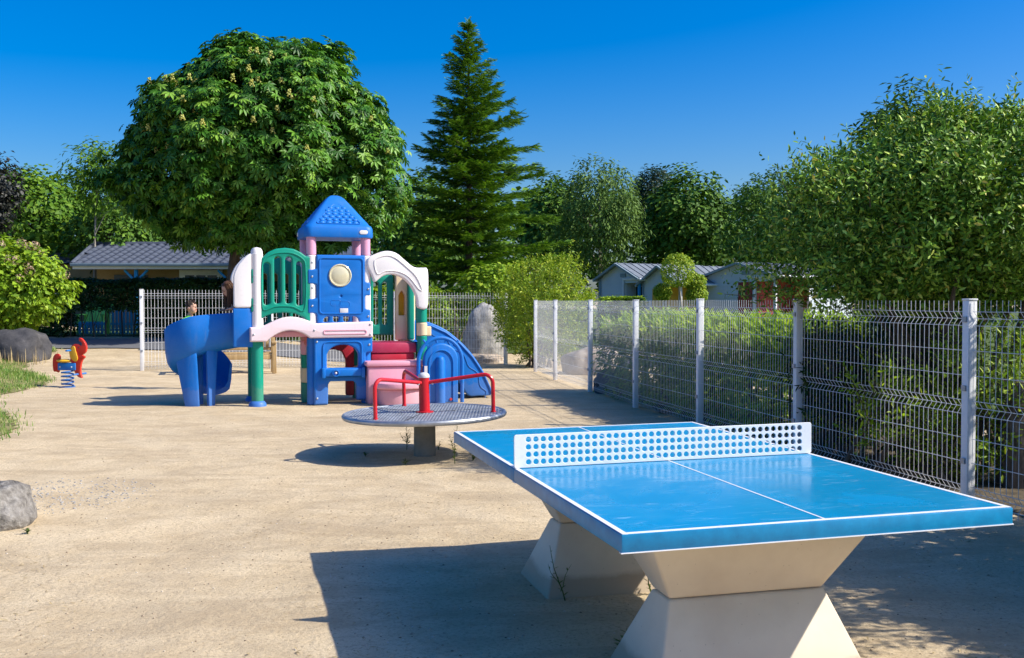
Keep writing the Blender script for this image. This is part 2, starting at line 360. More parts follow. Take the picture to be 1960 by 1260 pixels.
leaf_mat('grass_blade', [(0, (0.068, 0.176, 0.024)), (0.4, (0.127, 0.257, 0.037)), (0.75, (0.272, 0.351, 0.086)), (1, (0.467, 0.513, 0.207))], 0.35, 0.45, 0.35)
leaf_mat('weed_leaf', [(0, (.05, .09, .02)), (1, (.12, .19, .03))], .3)

# ------------------------------------------------------------------ ground
def axis(lo, hi, step, far_lo, far_hi, k=1.35):
    a = list(np.arange(lo, hi+1e-6, step)); s = step
    while a[-1] < far_hi: s *= k; a.append(min(far_hi, a[-1]+s))
    s = step
    while a[0] > far_lo: s *= k; a.insert(0, max(far_lo, a[0]-s))
    return a
def sheet(name, xs, ys, zf, material, keep=None):
    vs = [(x, y, zf(x, y)) for y in ys for x in xs]; n = len(xs)
    fs = [(j*n+i, j*n+i+1, (j+1)*n+i+1, (j+1)*n+i) for j in range(len(ys)-1) for i in range(n-1)
          if keep is None or keep((xs[i]+xs[i+1])/2, (ys[j]+ys[j+1])/2)]
    me = bpy.data.meshes.new(name); me.from_pydata(vs, [], fs)
    bm = bmesh.new(); bm.from_mesh(me); bmesh.ops.delete(bm, geom=[v for v in bm.verts if not v.link_faces], context='VERTS'); bm.to_mesh(me); bm.free()
    me.shade_smooth(); o = link(name, me, material); o['kind'] = 'structure'; return o
sheet('ground', axis(-12, 8, .10, -900, 900, 1.5), axis(2.5, 26, .10, -60, 1500, 1.5), tz, 'sand')
wob = lambda x, y: .22*noise.noise(Vector((x*1.3, y*1.3, 5)))+.1*noise.noise(Vector((x*4, y*4, 2)))
sheet('grass_slope', list(np.arange(-22, -5, .14)), list(np.arange(9, 28, .14)), lambda x, y: tz(x, y)+.012, 'soil_grass',
      lambda x, y: x < grass_edge(y)+wob(x, y) and y < 25.2+wob(x, y))
sheet('path', list(np.arange(-30, -3.5, .3)), list(np.arange(24.6, 28.4, .25)), lambda x, y: tz(x, y)+.022, 'tarmac',
      lambda x, y: y > 25.3+.35*math.sin(x*.4) and y < 28.2)
def fence_x(y): return float(np.interp(y, [2.5, 4.95, 7.35, 9.8, 12.2, 14.6, 17.15], [4.45, 3.88, 3.294, 2.747, 2.247, 1.77, 1.316]))
sheet('soil_bed', list(np.arange(1, 9, .2)), list(np.arange(3, 18, .2)), lambda x, y: tz(x, y)+.015, 'soil_dark', lambda x, y: fence_x(y)+.2+.3*wob(x, y) < x < fence_x(y)+2.6+wob(x, y))
sheet('lawn', axis(-40, 40, 1, -200, 200), axis(29.5, 60, 1, 29.5, 200), lambda x, y: tz(x, y)+.03, 'lawn')

sheet('lawn', axis(3, 30, .8, 3, 200), list(np.arange(2, 29.6, .6)), lambda x, y: tz(x, y)+.025, 'lawn', lambda x, y: x > fence_x(y)+3.6 and y < 29.6)

# ------------------------------------------------------------------ foliage machinery
def nrm(a): return a/np.maximum(np.linalg.norm(a, axis=-1, keepdims=True), 1e-9)
def tmpl_leaf(w=.3, fold=.07, droop=.06):
    return (np.array([(0, 0, 0), (.5, w, fold), (1, 0, -droop), (.5, -w, fold)], float), np.array([(0, 3, 2), (0, 2, 1)]))
def tmpl_lance(w=.13):
    return (np.array([(0, 0, 0), (.35, w, .04), (.7, w*.8, .01), (1, 0, -.06), (.7, -w*.8, .01), (.35, -w, .04), (.5, 0, -.02)], float),
            np.array([(0, 6, 1), (1, 6, 2), (2, 6, 3), (3, 6, 4), (4, 6, 5), (5, 6, 0)]))
def tmpl_palm(n=6):
    V = [(0, 0, 0)]; Fc = []
    for k in range(n):
        a = R(-105+210*k/(n-1)); L = 1-.35*abs(k-(n-1)/2)/((n-1)/2)
        c, s = math.cos(a), math.sin(a); b = len(V)
        for x, y, z in ((.6, .17, -.06), (1., 0, -.30), (.6, -.17, -.06)):
            x, y = x*L, y*L; V.append((x*c-y*s, x*s+y*c, z*L))
        Fc += [(0, b+2, b+1), (0, b+1, b)]
    return np.array(V, float), np.array(Fc)
def tmpl_spray(n=7):
    V = []; Fc = []
    for k in range(n):
        t = k/n; L = .42*(1-.55*t)
        for sgn in (-1, 1):
            b = len(V); a = R(48)*sgn
            p = np.array((t*.9, 0, 0)); q = p+np.array((math.cos(a)*L, math.sin(a)*L, -.10*L)); w = np.array((.055, 0, .02))
            V += [p-w, p+w, q]; Fc.append((b, b+1, b+2))
    b = len(V); V += [np.array((0, -.03, 0)), np.array((0, .03, 0)), np.array((1.1, 0, -.05))]; Fc.append((b, b+1, b+2))
    # one island: tie the small triangles along the spine
    return np.array(V, float), np.array(Fc)
LEAF, NARROW, LANCE, PALM, SPRAY = tmpl_leaf(), tmpl_leaf(.17, .05), tmpl_lance(), tmpl_palm(), tmpl_spray()
def leaf_geo(P, Nn, T, S, tm):
    tv, tf = tm; Nn = nrm(Nn); T = nrm(T-Nn*np.sum(T*Nn, -1, keepdims=True)); B = np.cross(Nn, T)
    S = np.broadcast_to(S, (len(P),))[:, None, None]
    V = P[:, None, :]+S*(tv[None, :, 0:1]*T[:, None]+tv[None, :, 1:2]*B[:, None]+tv[None, :, 2:3]*Nn[:, None])
    Fc = tf[None]+(np.arange(len(P))*len(tv))[:, None, None]
    return V.reshape(-1, 3), Fc.reshape(-1, 3)
def join_geo(*gs):
    V = []; Fc = []; b = 0
    for v, f in gs: V.append(v); Fc.append(f+b); b += len(v)
    return np.concatenate(V), np.concatenate(Fc)
def rdir(n): return nrm(rng.normal(size=(n, 3)))

class Crown:      # body of a crown: outline (photo pixels) at distance d, rounded in depth by radius ry
    def __init__(s, outline, d, ry, lump=.12, lk=2.2, seed=0):
        xs = [PX(p[0], d) for p in outline]; zs = [PZ(p[1], d) for p in outline]
        s.c = np.array([(min(xs)+max(xs))/2, d, (min(zs)+max(zs))/2]); s.ry = ry; s.lump = lump; s.lk = lk; s.seed = seed
        poly = [(x-s.c[0], z-s.c[2]) for x, z in zip(xs, zs)]; m = len(poly)
        A = np.linspace(-math.pi, math.pi, 181); s.A = A; s.Rr = np.zeros(181)
        for i, a in enumerate(A):
            dx, dz = math.cos(a), math.sin(a); best = .3
            for k in range(m):
                (x1, z1), (x2, z2) = poly[k], poly[(k+1) % m]
                ex, ez = x2-x1, z2-z1; den = dx*ez-dz*ex
                if abs(den) < 1e-9: continue
                t = (x1*ez-z1*ex)/den; u = (x1*dz-z1*dx)/den
                if t > 0 and -1e-6 <= u <= 1+1e-6: best = max(best, t)
            s.Rr[i] = best
    def rad(s, D):
        a = np.arctan2(D[:, 2], D[:, 0]); rt = np.interp(a, s.A, s.Rr); ct = np.hypot(D[:, 0], D[:, 2])
        r = 1/np.sqrt((ct/rt)**2+(D[:, 1]/s.ry)**2)
        l = np.array([noise.noise(Vector(d)*s.lk+Vector((s.seed*7.1, 0, 0))) for d in D])
        return r*(1-s.lump*.35+s.lump*l)
    def points(s, n, inner=.25, lo=.4):
        D = rdir(n); r = s.rad(D)
        k = 1-np.abs(rng.normal(0, .09, n)); ins = rng.random(n) < inner; k[ins] = rng.uniform(lo, .9, ins.sum())
        return s.c+D*(r*k)[:, None], D
def foliage(P0, D0, per, cr, size, tm, up=.5, out=.55, rnd=.6, droop=.25, svar=.3, flat=.7):
    n = len(P0)*per; P = np.repeat(P0, per, 0); D = np.repeat(D0, per, 0)
    off = rdir(n)*(rng.random(n)**.5)[:, None]*cr; off[:, 2] *= flat
    Pp = P+off
    Nn = out*D+up*np.array((0, 0, 1.))+rnd*rdir(n)+.35*off/cr
    T = .5*D+.6*off/cr+.6*rdir(n)-droop*np.array((0, 0, 1.))
    return leaf_geo(Pp, Nn, T, size*(1+svar*rng.uniform(-1, 1, n)), tm)
def limbs(base, top, targets, r0, mb=None, n=7, wig=.25):
    mb = mb or MB(); base = Vector(base); top = Vector(top); K = 8; tr = []
    for k in range(K+1):
        t = k/K; p = base.lerp(top, t)+Vector((noise.noise(Vector((t*3, base.x, 1))), noise.noise(Vector((t*3, base.y, 5))), 0))*wig*t*(1.2-t); tr.append(p)
    mb.tube(tr, [r0*(1.35 if k == 0 else 1)*(1-.86*k/K) for k in range(K+1)], n)
    for tg in targets:
        tg = Vector(tg); t = min(.92, max(.18, (tg.z-base.z)/max(.1, top.z-base.z)*.75)); i = t*K; a = tr[int(i)].lerp(tr[min(K, int(i)+1)], i-int(i))
        mid = a.lerp(tg, .5)+Vector((random.uniform(-.2, .2), random.uniform(-.2, .2), .12*(tg-a).length))
        rr = r0*(1-.86*t)*.5; mb.tube([a, a.lerp(mid, .55), mid, mid.lerp(tg, .6), tg], [rr, rr*.8, rr*.6, rr*.4, rr*.15], 5)
    return mb
def broadleaf(name, label, outline, d, ry, material, tm=LEAF, clumps=500, per=14, cr=.5, size=.22, trunk_px=None, r0=.16, bark='bark', cat='tree', group=None, lump=.16, inner=.25, seed=0, up=.5, droop=.25, out=.55, nlimb=14, wig=.25):
    cw = Crown(outline, d, ry, lump, 2.4, seed)
    bx = PX(trunk_px, d) if trunk_px else cw.c[0]
    base = Vector((bx, d, tz(bx, d)))
    t = thing(name, label, cat, base, 0, group)
    P, D = cw.points(clumps, inner)
    V, Fc = foliage(P, D, per, cr, size, tm, up=up, droop=droop, out=out)
    me = tri_mesh('crown', V-np.array(base), Fc); link('crown', me, material, t)
    top = Vector(cw.c)+Vector((0, 0, cw.Rr[135]*.7))-base
    tg = [Vector(p)-base for p in P[rng.choice(len(P), nlimb, replace=False)]]
    limbs((0, 0, -.1), top, tg, r0, wig=wig).build('trunk', bark, t)
    return t, cw

# ------------------------------------------------------------------ trees
out = [(200, 345), (208, 285), (250, 225), (300, 180), (335, 130), (400, 105), (450, 88), (520, 78), (590, 68), (645, 85), (695, 118), (730, 175), (745, 235), (782, 290), (770, 345), (782, 395), (765, 450), (700, 492), (600, 505), (520, 480), (455, 492), (390, 470), (290, 468), (228, 415)]
t, cw = broadleaf('chestnut_tree', 'large round chestnut tree with cream flower spikes behind the play tower', out, 28.3, 3.2, 'leaf_chestnut', PALM, 2200, 13, .38, .235, 432, .2, lump=.22, inner=.28, up=.75, droop=.45, out=.5, nlimb=24)
base = np.array(t.location)
P, D = cw.points(700, 0); front = (D[:, 1] < -.3) & (D[:, 2] > -.15) & (D[:, 2] < .75); P, D = P[front], D[front]
mb = MB()
for p, d_ in list(zip(P, D))[:60]:
    p = Vector(p-base)+Vector(d_)*.16; h = random.uniform(.12, .20)
    for k in range(9):
        a = k*2.4; zz = h*k/9; rr = .05*(1-k/10)+.01
        mb.ball(p+Vector((rr*math.cos(a), rr*math.sin(a), zz)), random.uniform(.022, .034), 5, 3)
o = mb.build('flower_spikes', 'flower_cream', t); o['kind'] = 'stuff'

def spruce(px, d, ytop, rows, label, material='leaf_spruce'):
    x = PX(px, d); g = tz(x, d); top = PZ(ytop, d)-g; H = top
    t = thing('spruce_tree', label, 'tree', (x, d, g))
    mb = MB(); mb.tube([(0, 0, -.1), (0.02, 0, H*.5), (0, 0, H-.05)], [.17, .09, .012], 7)
    Ps, Ns, Ts, Ss = [], [], [], []
    z = .5
    while z < H-.12:
        f = (H-z)/H
        py = HOR-(z+g-CH)*F/d
        wl = np.interp(py, [r[0] for r in rows], [r[1] for r in rows]); wr = np.interp(py, [r[0] for r in rows], [r[2] for r in rows])
        nb = 8 if f > .25 else 6
        a0 = random.random()*6.28
        for k in range(nb):
            a = a0+2*math.pi*k/nb+random.uniform(-.3, .3)
            ca = math.cos(a); Lx = (wr if ca > 0 else wl)/F*d
            L = (Lx*abs(ca)+.5*(wl+wr)/F*d*(1-abs(ca)))*random.choice((.42, .6, .78, .9, 1.0, 1.1))*random.uniform(.9, 1.08)+.05
            dirv = Vector((ca, math.sin(a), 0)); slope = .18+.55*(1-f)-.22*f+random.uniform(-.16, .16)
            pts = []
            for q in range(6):
                s = q/5; pts.append(Vector((0, 0, z))+dirv*L*s+Vector((0, 0, L*(slope*s-.30*s*s+.16*s**3))))
            mb.tube(pts, [.03*f+.006-(.028*f+.004)*q/5 for q in range(6)], 4)
            ns = max(6, int(L*15))
            side = Vector((-dirv.y, dirv.x, 0))
            for q in range(ns):
                s = (q+.6)/ns
                if s < .12 and L > .8: continue
                i = min(4, int(s*5)); p = pts[i].lerp(pts[i+1], s*5-i)
                wd = (.34*(1-s)+.12)*min(1, L*.75)
                for sg in (-1, 1):
                    for rep in range(2):
                        tdir = dirv*(.75+random.uniform(-.2, .3))+side*sg*random.uniform(.35, 1.0)+Vector((0, 0, random.uniform(-.75, .3)))
                        tdir.normalize(); st = p+side*sg*wd*random.uniform(0, .9)+Vector((0, 0, random.uniform(-.08, .04)))-tdir*.05
                        Ps.append(st); Ts.append(tdir); Ns.append(Vector((0, 0, 1))+side*random.uniform(-.7, .7)+dirv*random.uniform(-.3, .3)); Ss.append(random.uniform(.24, .42)*min(1, .55+L*.3))
            Ps.append(pts[-1]-dirv*.15); Ts.append(dirv+Vector((0, 0, .25))); Ns.append(Vector((0, 0, 1))); Ss.append(.3)
        z += (.22+.17*f)*random.uniform(.8, 1.3)
    for k in range(14):
        Ps.append(Vector((0, 0, H-.5+.035*k))); a = k*2.4; Ts.append(Vector((math.cos(a), math.sin(a), 1.3))); Ns.append(Vector((-math.sin(a), math.cos(a), .3))); Ss.append(.2)
    V, Fc = leaf_geo(np.array([tuple(p) for p in Ps]), np.array([tuple(p) for p in Ns]), np.array([tuple(p) for p in Ts]), np.array(Ss), SPRAY)
    link('crown', tri_mesh('crown', V, Fc), material, t); mb.build('trunk', 'bark', t)
    return t
spruce(897, 35, 42, [(42, 4, 4), (90, 28, 22), (150, 42, 50), (200, 62, 62), (260, 72, 110), (300, 78, 125), (340, 105, 150), (400, 120, 158), (460, 120, 165), (540, 110, 170)], 'tall pointed dark green spruce tree standing against the blue sky')

broadleaf('broadleaf_tree', 'mid green leafy tree rising behind the tiled house at far left', [(-30, 470), (-25, 380), (20, 330), (80, 325), (125, 350), (150, 385), (185, 420), (180, 500), (60, 520)], 44, 3, 'leaf_mid', LEAF, 420, 20, .6, .26, 60, group='trees in the background', lump=.2)
broadleaf('slender_tree', 'slender airy tree with thin pale stems left of the chestnut crown', [(135, 330), (125, 280), (150, 262), (180, 275), (215, 262), (250, 300), (250, 400), (200, 420), (165, 390)], 40, 1.2, 'leaf_mid', NARROW, 150, 16, .55, .24, 180, .07, 'bark_pale', group='trees in the background', lump=.3, inner=.4)
broadleaf('broadleaf_tree', 'low dark green tree directly above the tiled roof ridge', [(120, 480), (135, 420), (190, 400), (260, 410), (300, 440), (310, 500), (200, 520)], 42, 2, 'leaf_oak', LEAF, 230, 20, .5, .22, 215, group='trees in the background')
broadleaf('plum_tree', 'dark purple leaved tree cut off by the left picture edge', [(-60, 440), (-60, 300), (-10, 285), (25, 300), (32, 350), (18, 410), (0, 450)], 31, 1.2, 'leaf_purple', LEAF, 200, 16, .35, .15, -30, .1, group='trees in the background')
broadleaf('birch_tree', 'grey green feathery birch tree right of the spruce', [(1058, 520), (1060, 440), (1075, 380), (1095, 340), (1110, 312), (1150, 298), (1190, 310), (1215, 335), (1225, 390), (1235, 450), (1232, 520), (1150, 540)], 50, 2.2, 'leaf_birch', NARROW, 560, 22, .5, .22, 1150, .14, 'bark_pale', group='trees in the background', lump=.22, up=.2, droop=.8)
broadleaf('oak_tree', 'dark green oak tree behind the blue grey cabins', [(1235, 520), (1240, 430), (1245, 370), (1270, 335), (1300, 318), (1330, 330), (1360, 325), (1385, 360), (1398, 420), (1400, 500), (1320, 540)], 52, 2.4, 'leaf_oak', LEAF, 480, 20, .6, .28, 1320, .18, group='trees in the background', lump=.25)
broadleaf('pine_tree', 'dark bluish pine crown between the birch and the oak', [(1215, 420), (1218, 345), (1240, 318), (1270, 325), (1290, 350), (1280, 430)], 62, 1.8, 'leaf_pine', NARROW, 220, 20, .5, .26, 1250, .15, group='trees in the background')
broadleaf('broadleaf_tree', 'green tree between the oak and the big willow bush', [(1390, 500), (1392, 400), (1410, 355), (1440, 335), (1480, 330), (1530, 340), (1580, 400), (1580, 520), (1450, 530)], 46, 2.2, 'leaf_oak', NARROW, 480, 20, .55, .24, 1470, .14, group='trees in the background', lump=.22)
broadleaf('broadleaf_tree', 'dark tree filling the gap between chestnut and spruce', [(740, 540), (745, 400), (770, 340), (810, 330), (850, 345), (880, 400), (880, 540)], 48, 2.4, 'leaf_oak', LEAF, 360, 20, .6, .26, 810, .16, group='trees in the background')
broadleaf('broadleaf_tree', 'dark tree between the spruce and the birch', [(1000, 540), (1010, 420), (1030, 350), (1055, 330), (1085, 345), (1100, 400), (1100, 540)], 56, 2.4, 'leaf_oak', LEAF, 320, 20, .6, .28, 1050, .16, group='trees in the background')
broadleaf('ash_tree', 'dark green tree top rising above the willow bush at right', [(1630, 330), (1640, 250), (1655, 215), (1690, 180), (1740, 172), (1800, 190), (1850, 185), (1875, 215), (1890, 300), (1880, 400), (1700, 420)], 24, 1.6, 'leaf_oak', NARROW, 330, 18, .32, .20, 1760, .14, group='trees in the background', lump=.3)

n = 16000; xs = rng.uniform(-140, 140, n); d_ = rng.uniform(72, 80, n); zt = 9.2+1.6*np.array([noise.noise(Vector((x*.09, 3, 1)))+.5*noise.noise(Vector((x*.3, 7, 1))) for x in xs])
P = np.stack([xs, d_, zt*rng.random(n)**.6], 1); D = np.tile((0, -.7, .7), (n, 1))
V, Fc = foliage(P, D, 4, .9, .75, LEAF); o = link('woodland', tri_mesh('woodland', V, Fc), 'leaf_oak'); o['kind'] = 'stuff'; o['label'] = 'far dark woodland behind the cabins and trees'; o['category'] = 'woodland'
# ------------------------------------------------------------------ shrubs and hedges
def twiggy(name, label, outline, d, ry, material, ntw=1500, tl=.4, nl=12, ls=.09, cat='bush', tm=LANCE, base_px=None, stems=8, upb=.9, stem_r=.03, zmin=None, group=None, inner=.3, base_d=None, extra=None):
    cw = Crown(outline, d, ry, .2, 2.6, len(label))
    bx = PX(base_px, d) if base_px else cw.c[0]; bd = base_d or d
    base = np.array((bx, bd, tz(bx, bd)))
    t = thing(name, label, cat, base, 0, group)
    P, D = cw.points(ntw, inner, .35)
    wild = (rng.random(ntw) < .09) & (D[:, 2] > .05); P[wild] += D[wild]*(rng.uniform(.05, .30, wild.sum())*min(1, cw.ry))[:, None]
    if extra is not None: P = np.concatenate([P, extra[0]]); D = np.concatenate([D, extra[1]])
    n = len(P)
    T = nrm(D*.75+upb*np.array((0, 0, 1.))*(.4+.6*(D[:, 2:3] > -.1))+.45*rdir(n))
    Lt = tl*rng.uniform(.6, 1.35, n)
    s = (np.arange(nl)+.7)/nl
    PP = P[:, None]+T[:, None]*(Lt[:, None]*(s[None]-.45))[..., None]
    side = nrm(np.cross(T, rdir(n))); side2 = np.cross(T, side)
    ang = np.arange(nl)*2.4+rng.random((n, 1))*6
    sd = side[:, None]*np.cos(ang)[..., None]+side2[:, None]*np.sin(ang)[..., None]
    tip = T[:, None]*.75+sd*.75+.25*rng.normal(size=sd.shape)
    nr = T[:, None]*.8-sd*.5+.45*rng.normal(size=sd.shape)
    V, Fc = leaf_geo(PP.reshape(-1, 3)-base, nr.reshape(-1, 3), tip.reshape(-1, 3), ls*rng.uniform(.6, 1.25, n*nl), tm)
    link('foliage', tri_mesh('foliage', V, Fc), material, t)
    mb = MB()
    ids = rng.choice(n, min(n, 260), replace=False)
    for i in ids: mb.tube([Vector(P[i]-base-T[i]*Lt[i]*.6), Vector(P[i]-base+T[i]*Lt[i]*.5)], [.006, .002], 3)
    for k in range(stems):
        a = 2*math.pi*k/stems; q = Vector(P[ids[k]]-base)
        b0 = Vector((math.cos(a)*.12*(1+k % 3), math.sin(a)*.16*(1+k % 3), -.05)); mid = b0.lerp(q, .5)+Vector((0, 0, .15*q.length))
        mb.tube([b0, b0.lerp(mid, .5)+Vector((random.uniform(-.06, .06), random.uniform(-.06, .06), 0)), mid, q], [stem_r, stem_r*.8, stem_r*.6, stem_r*.25], 6)
    mb.build('stems', 'bark', t)
    return t, cw
willow = [(1406, 545), (1421, 470), (1446, 420), (1461, 402), (1481, 367), (1501, 344), (1516, 322), (1638, 302), (1688, 284), (1720, 247), (1800, 234), (1880, 227), (1960, 230), (2060, 252), (2140, 312), (2180, 422), (2160, 540), (2050, 592), (1900, 585), (1700, 590), (1536, 596), (1481, 590)]
twiggy('willow_bush', 'big pale green willow bush leaning over the mesh fence at right', willow, 9.3, 1.15, 'leaf_willow', 8600, .34, 11, .062, tm=tmpl_lance(.17), base_px=1800, stems=16, stem_r=.045, inner=.42)
# understorey of the same bush seen through the mesh
twiggy('shrub', 'lit shrub with bright leaves behind the mesh under the willow bush', [(1640, 860), (1640, 700), (1680, 680), (1720, 720), (1725, 800), (1740, 860)], 8.7, .35, 'leaf_sun_tint', 110, .3, 9, .075, base_px=1690, stems=5, group='shrubs behind the mesh fence')  # bright leaf colour stands in for sun on this shaded shrub
twiggy('shrub', 'loose leafy shrub behind the rightmost fence post', [(1775, 930), (1780, 720), (1830, 640), (1900, 620), (1990, 640), (2050, 760), (1990, 900), (1880, 930)], 8.6, .55, 'leaf_laurel', 620, .3, 9, .07, base_px=1900, stems=7, group='shrubs behind the mesh fence')
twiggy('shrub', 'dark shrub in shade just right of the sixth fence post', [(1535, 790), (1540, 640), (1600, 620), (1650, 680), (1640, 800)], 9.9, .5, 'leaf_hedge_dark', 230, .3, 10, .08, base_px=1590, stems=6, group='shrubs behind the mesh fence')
twiggy('shrub', 'low shrub with small leaves at the foot of the willow stems', [(1740, 900), (1740, 800), (1790, 770), (1840, 810), (1850, 930)], 8.5, .3, 'leaf_laurel', 150, .22, 9, .055, base_px=1790, stems=5, group='shrubs behind the mesh fence')
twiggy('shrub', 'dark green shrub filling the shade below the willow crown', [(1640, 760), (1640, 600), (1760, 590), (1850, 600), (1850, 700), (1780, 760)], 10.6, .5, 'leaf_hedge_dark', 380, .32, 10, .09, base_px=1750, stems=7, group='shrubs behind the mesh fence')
twiggy('shrub', 'low leafy shrub between the sixth post and the lit shrub', [(1545, 850), (1550, 760), (1600, 730), (1650, 770), (1660, 860)], 10.0, .35, 'leaf_laurel', 170, .26, 9, .07, base_px=1600, stems=5, group='shrubs behind the mesh fence')
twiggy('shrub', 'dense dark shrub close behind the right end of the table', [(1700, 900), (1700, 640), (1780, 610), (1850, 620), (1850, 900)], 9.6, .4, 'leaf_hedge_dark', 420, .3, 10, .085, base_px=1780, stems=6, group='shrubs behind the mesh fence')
# tall bushes beyond the right edge of the picture which shade the ground by the table
twiggy('willow_bush', 'willow bush beside the fence outside the right edge, nearest', [(2250, 560), (2300, 300), (2500, 220), (2750, 260), (2850, 520), (2700, 900), (2300, 900)], 5.2, 1.5, 'leaf_willow', 900, .36, 11, .09, base_px=2550, stems=8)
rb = twiggy('round_bush', 'rounded pale green bush beside the corner of the mesh fence', [(940, 590), (950, 545), (975, 515), (1010, 498), (1055, 486), (1095, 490), (1125, 515), (1138, 560), (1135, 610), (1120, 660), (1060, 695), (1000, 692), (960, 665), (945, 625)], 23.7, 1.0, 'leaf_bush', 1700, .26, 11, .085, base_px=1030, stems=12, inner=.3, tm=NARROW)

def hedge(name, label, line, z0, z1, depth, material, n, ls, tm=LEAF, dome=0, gaps=(), cat='hedge', wob_=.07, stems=True, upb=.6, group=None, top_extra=0):
    """clipped hedge along a ground line; leaves on faces and inside"""
    pts = [Vector((p[0], p[1])) for p in line]; seg = [(pts[i+1]-pts[i]).length for i in range(len(pts)-1)]; L = sum(seg)
    base = np.array((pts[0].x, pts[0].y, tz(pts[0].x, pts[0].y)))
    t = thing(name, label, cat, base, 0, group)
    def at(s):
        for i, l in enumerate(seg):
            if s <= l or i == len(seg)-1:
                d = (pts[i+1]-pts[i]).normalized(); return pts[i]+d*s, d
            s -= l
    P = []; D = []
    while len(P) < n:
        s = random.uniform(0, L); p, d = at(s); nr = Vector((d.y, -d.x))
        u = random.random(); h = z1-z0
        if u < .5*h/(h+depth)+.2: w = (-1 if random.random() < .62 else 1)*depth/2*(1-abs(random.gauss(0, .12))); z = random.uniform(z0, z1); D_ = Vector((nr.x, nr.y, .2))*1 if w > 0 else Vector((-nr.x, -nr.y, .2))
        elif u < .9: w = random.uniform(-.5, .5)*depth; z = z1-abs(random.gauss(0, .05)); D_ = Vector((0, 0, 1))
        else: w = random.uniform(-.5, .5)*depth; z = random.uniform(z0, z1); D_ = Vector((0, 0, 1))
        if z > z1-.18: w *= 1-.25*((z-z1+.18)/.18)**2
        if dome: z = min(z, z1-dome*(2*abs(w)/depth)**2+random.gauss(0, .03))
        if dome and z > z1-dome-.05: D_ = Vector((nr.x*w*1.2, nr.y*w*1.2, 1))
        if any(g[0] < s < g[1] and g[2] < z < g[3] for g in gaps): continue
        k = wob_*noise.noise(Vector((s*1.6, z*1.6, 4)))+wob_*.6*noise.noise(Vector((s*5, z*5, w*3)))
        x, y = p.x+nr.x*w*(1+k*2), p.y+nr.y*w*(1+k*2)
        P.append((x, y, tz(x, y)+z+(k if z > z1-.3 else 0))); D.append(D_)
    P = np.array(P); D = np.array([tuple(d) for d in D])
    V, Fc = foliage(P, D, 4, ls*1.1, ls, tm, up=upb, out=.6, rnd=.6)
    link('foliage', tri_mesh('foliage', V-base, Fc), material, t)
    if stems:
        mb = MB(); s = .1
        while s < L:
            p, d = at(s); x, y = p.x+random.uniform(-.1, .1), p.y+random.uniform(-.1, .1); b0 = Vector((x, y, tz(x, y)-.03))-Vector(base)
            mb.tube([b0, b0+Vector((random.uniform(-.08, .08), random.uniform(-.05, .05), (z1-.2)*.5)), b0+Vector((random.uniform(-.15, .15), 0, z1-.2))], [.025, .02, .008], 5)
            if random.random() < .6: mb.tube([b0+Vector((0, 0, .35)), b0+Vector((random.uniform(-.3, .3), random.uniform(-.1, .1), .9))], [.014, .006], 4)
            s += random.uniform(.22, .42)
        mb.build('stems', 'bark', t)
    return t
# clipped dark hedge at left: the gap shows the picket fence behind
hx0, hx1, hd = PX(-60, 29), PX(560, 29), 29.2
hs0 = PX(128, 29)-hx0; hs1 = PX(268, 29)-hx0
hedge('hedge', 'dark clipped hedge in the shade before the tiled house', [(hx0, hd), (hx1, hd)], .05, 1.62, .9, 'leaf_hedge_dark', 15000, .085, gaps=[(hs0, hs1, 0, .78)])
# laurel hedge behind the right fence
fl = [(2.02, 17.3), (2.55, 14.6), (3.05, 12.2), (3.42, 10.6)]
hedge('laurel_hedge', 'laurel hedge with bright sunlit top behind the mesh fence', fl, .05, 1.24, 1.15, 'leaf_laurel', 10500, .09, tm=tmpl_leaf(.2, .05), wob_=.1, dome=.38)
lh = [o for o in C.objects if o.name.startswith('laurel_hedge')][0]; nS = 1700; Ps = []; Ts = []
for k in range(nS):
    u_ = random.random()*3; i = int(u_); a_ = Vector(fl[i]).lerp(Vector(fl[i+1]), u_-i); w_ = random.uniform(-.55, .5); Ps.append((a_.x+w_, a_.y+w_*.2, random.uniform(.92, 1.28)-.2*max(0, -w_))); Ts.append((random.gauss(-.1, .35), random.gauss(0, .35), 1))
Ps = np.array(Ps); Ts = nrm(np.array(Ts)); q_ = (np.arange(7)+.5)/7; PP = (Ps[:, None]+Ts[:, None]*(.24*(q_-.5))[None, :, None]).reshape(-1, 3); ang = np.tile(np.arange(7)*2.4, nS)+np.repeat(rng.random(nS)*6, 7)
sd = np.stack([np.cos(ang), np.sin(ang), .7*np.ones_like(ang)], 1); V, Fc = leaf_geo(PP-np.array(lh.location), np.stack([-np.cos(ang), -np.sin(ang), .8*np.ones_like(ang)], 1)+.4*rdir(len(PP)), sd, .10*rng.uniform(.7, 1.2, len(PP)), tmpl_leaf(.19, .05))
o = link('sun_tinted_shoots', tri_mesh('sun_tinted_shoots', V, Fc), 'leaf_sun_tint', lh); o['label'] = 'shoots painted bright yellow green to look sunlit'  # sunlit hedge top painted through a brighter leaf colour on loose shoots
# hedge outside the right edge which shades the sand near the table
hedge('laurel_hedge', 'tall laurel hedge running out of the right picture edge', [(4.35, 7.0), (4.75, 4.9), (5.2, 3.0), (5.4, 1.6)], .05, 2.25, .9, 'leaf_laurel', 9000, .10, tm=tmpl_leaf(.2, .05), wob_=.22)
hedge('low_hedge', 'low bright green hedge in front of the leftmost cabin', [(PX(1152, 34), 34), (PX(1232, 34), 34)], .05, 1.62, .9, 'leaf_lime', 1500, .10)
hedge('hedge', 'yellow green shrub row behind the back fence beside the grey boulder', [(PX(690, 28), 28.6), (PX(900, 28), 28.4)], .05, 1.75, .9, 'leaf_laurel', 3000, .10, wob_=.3)

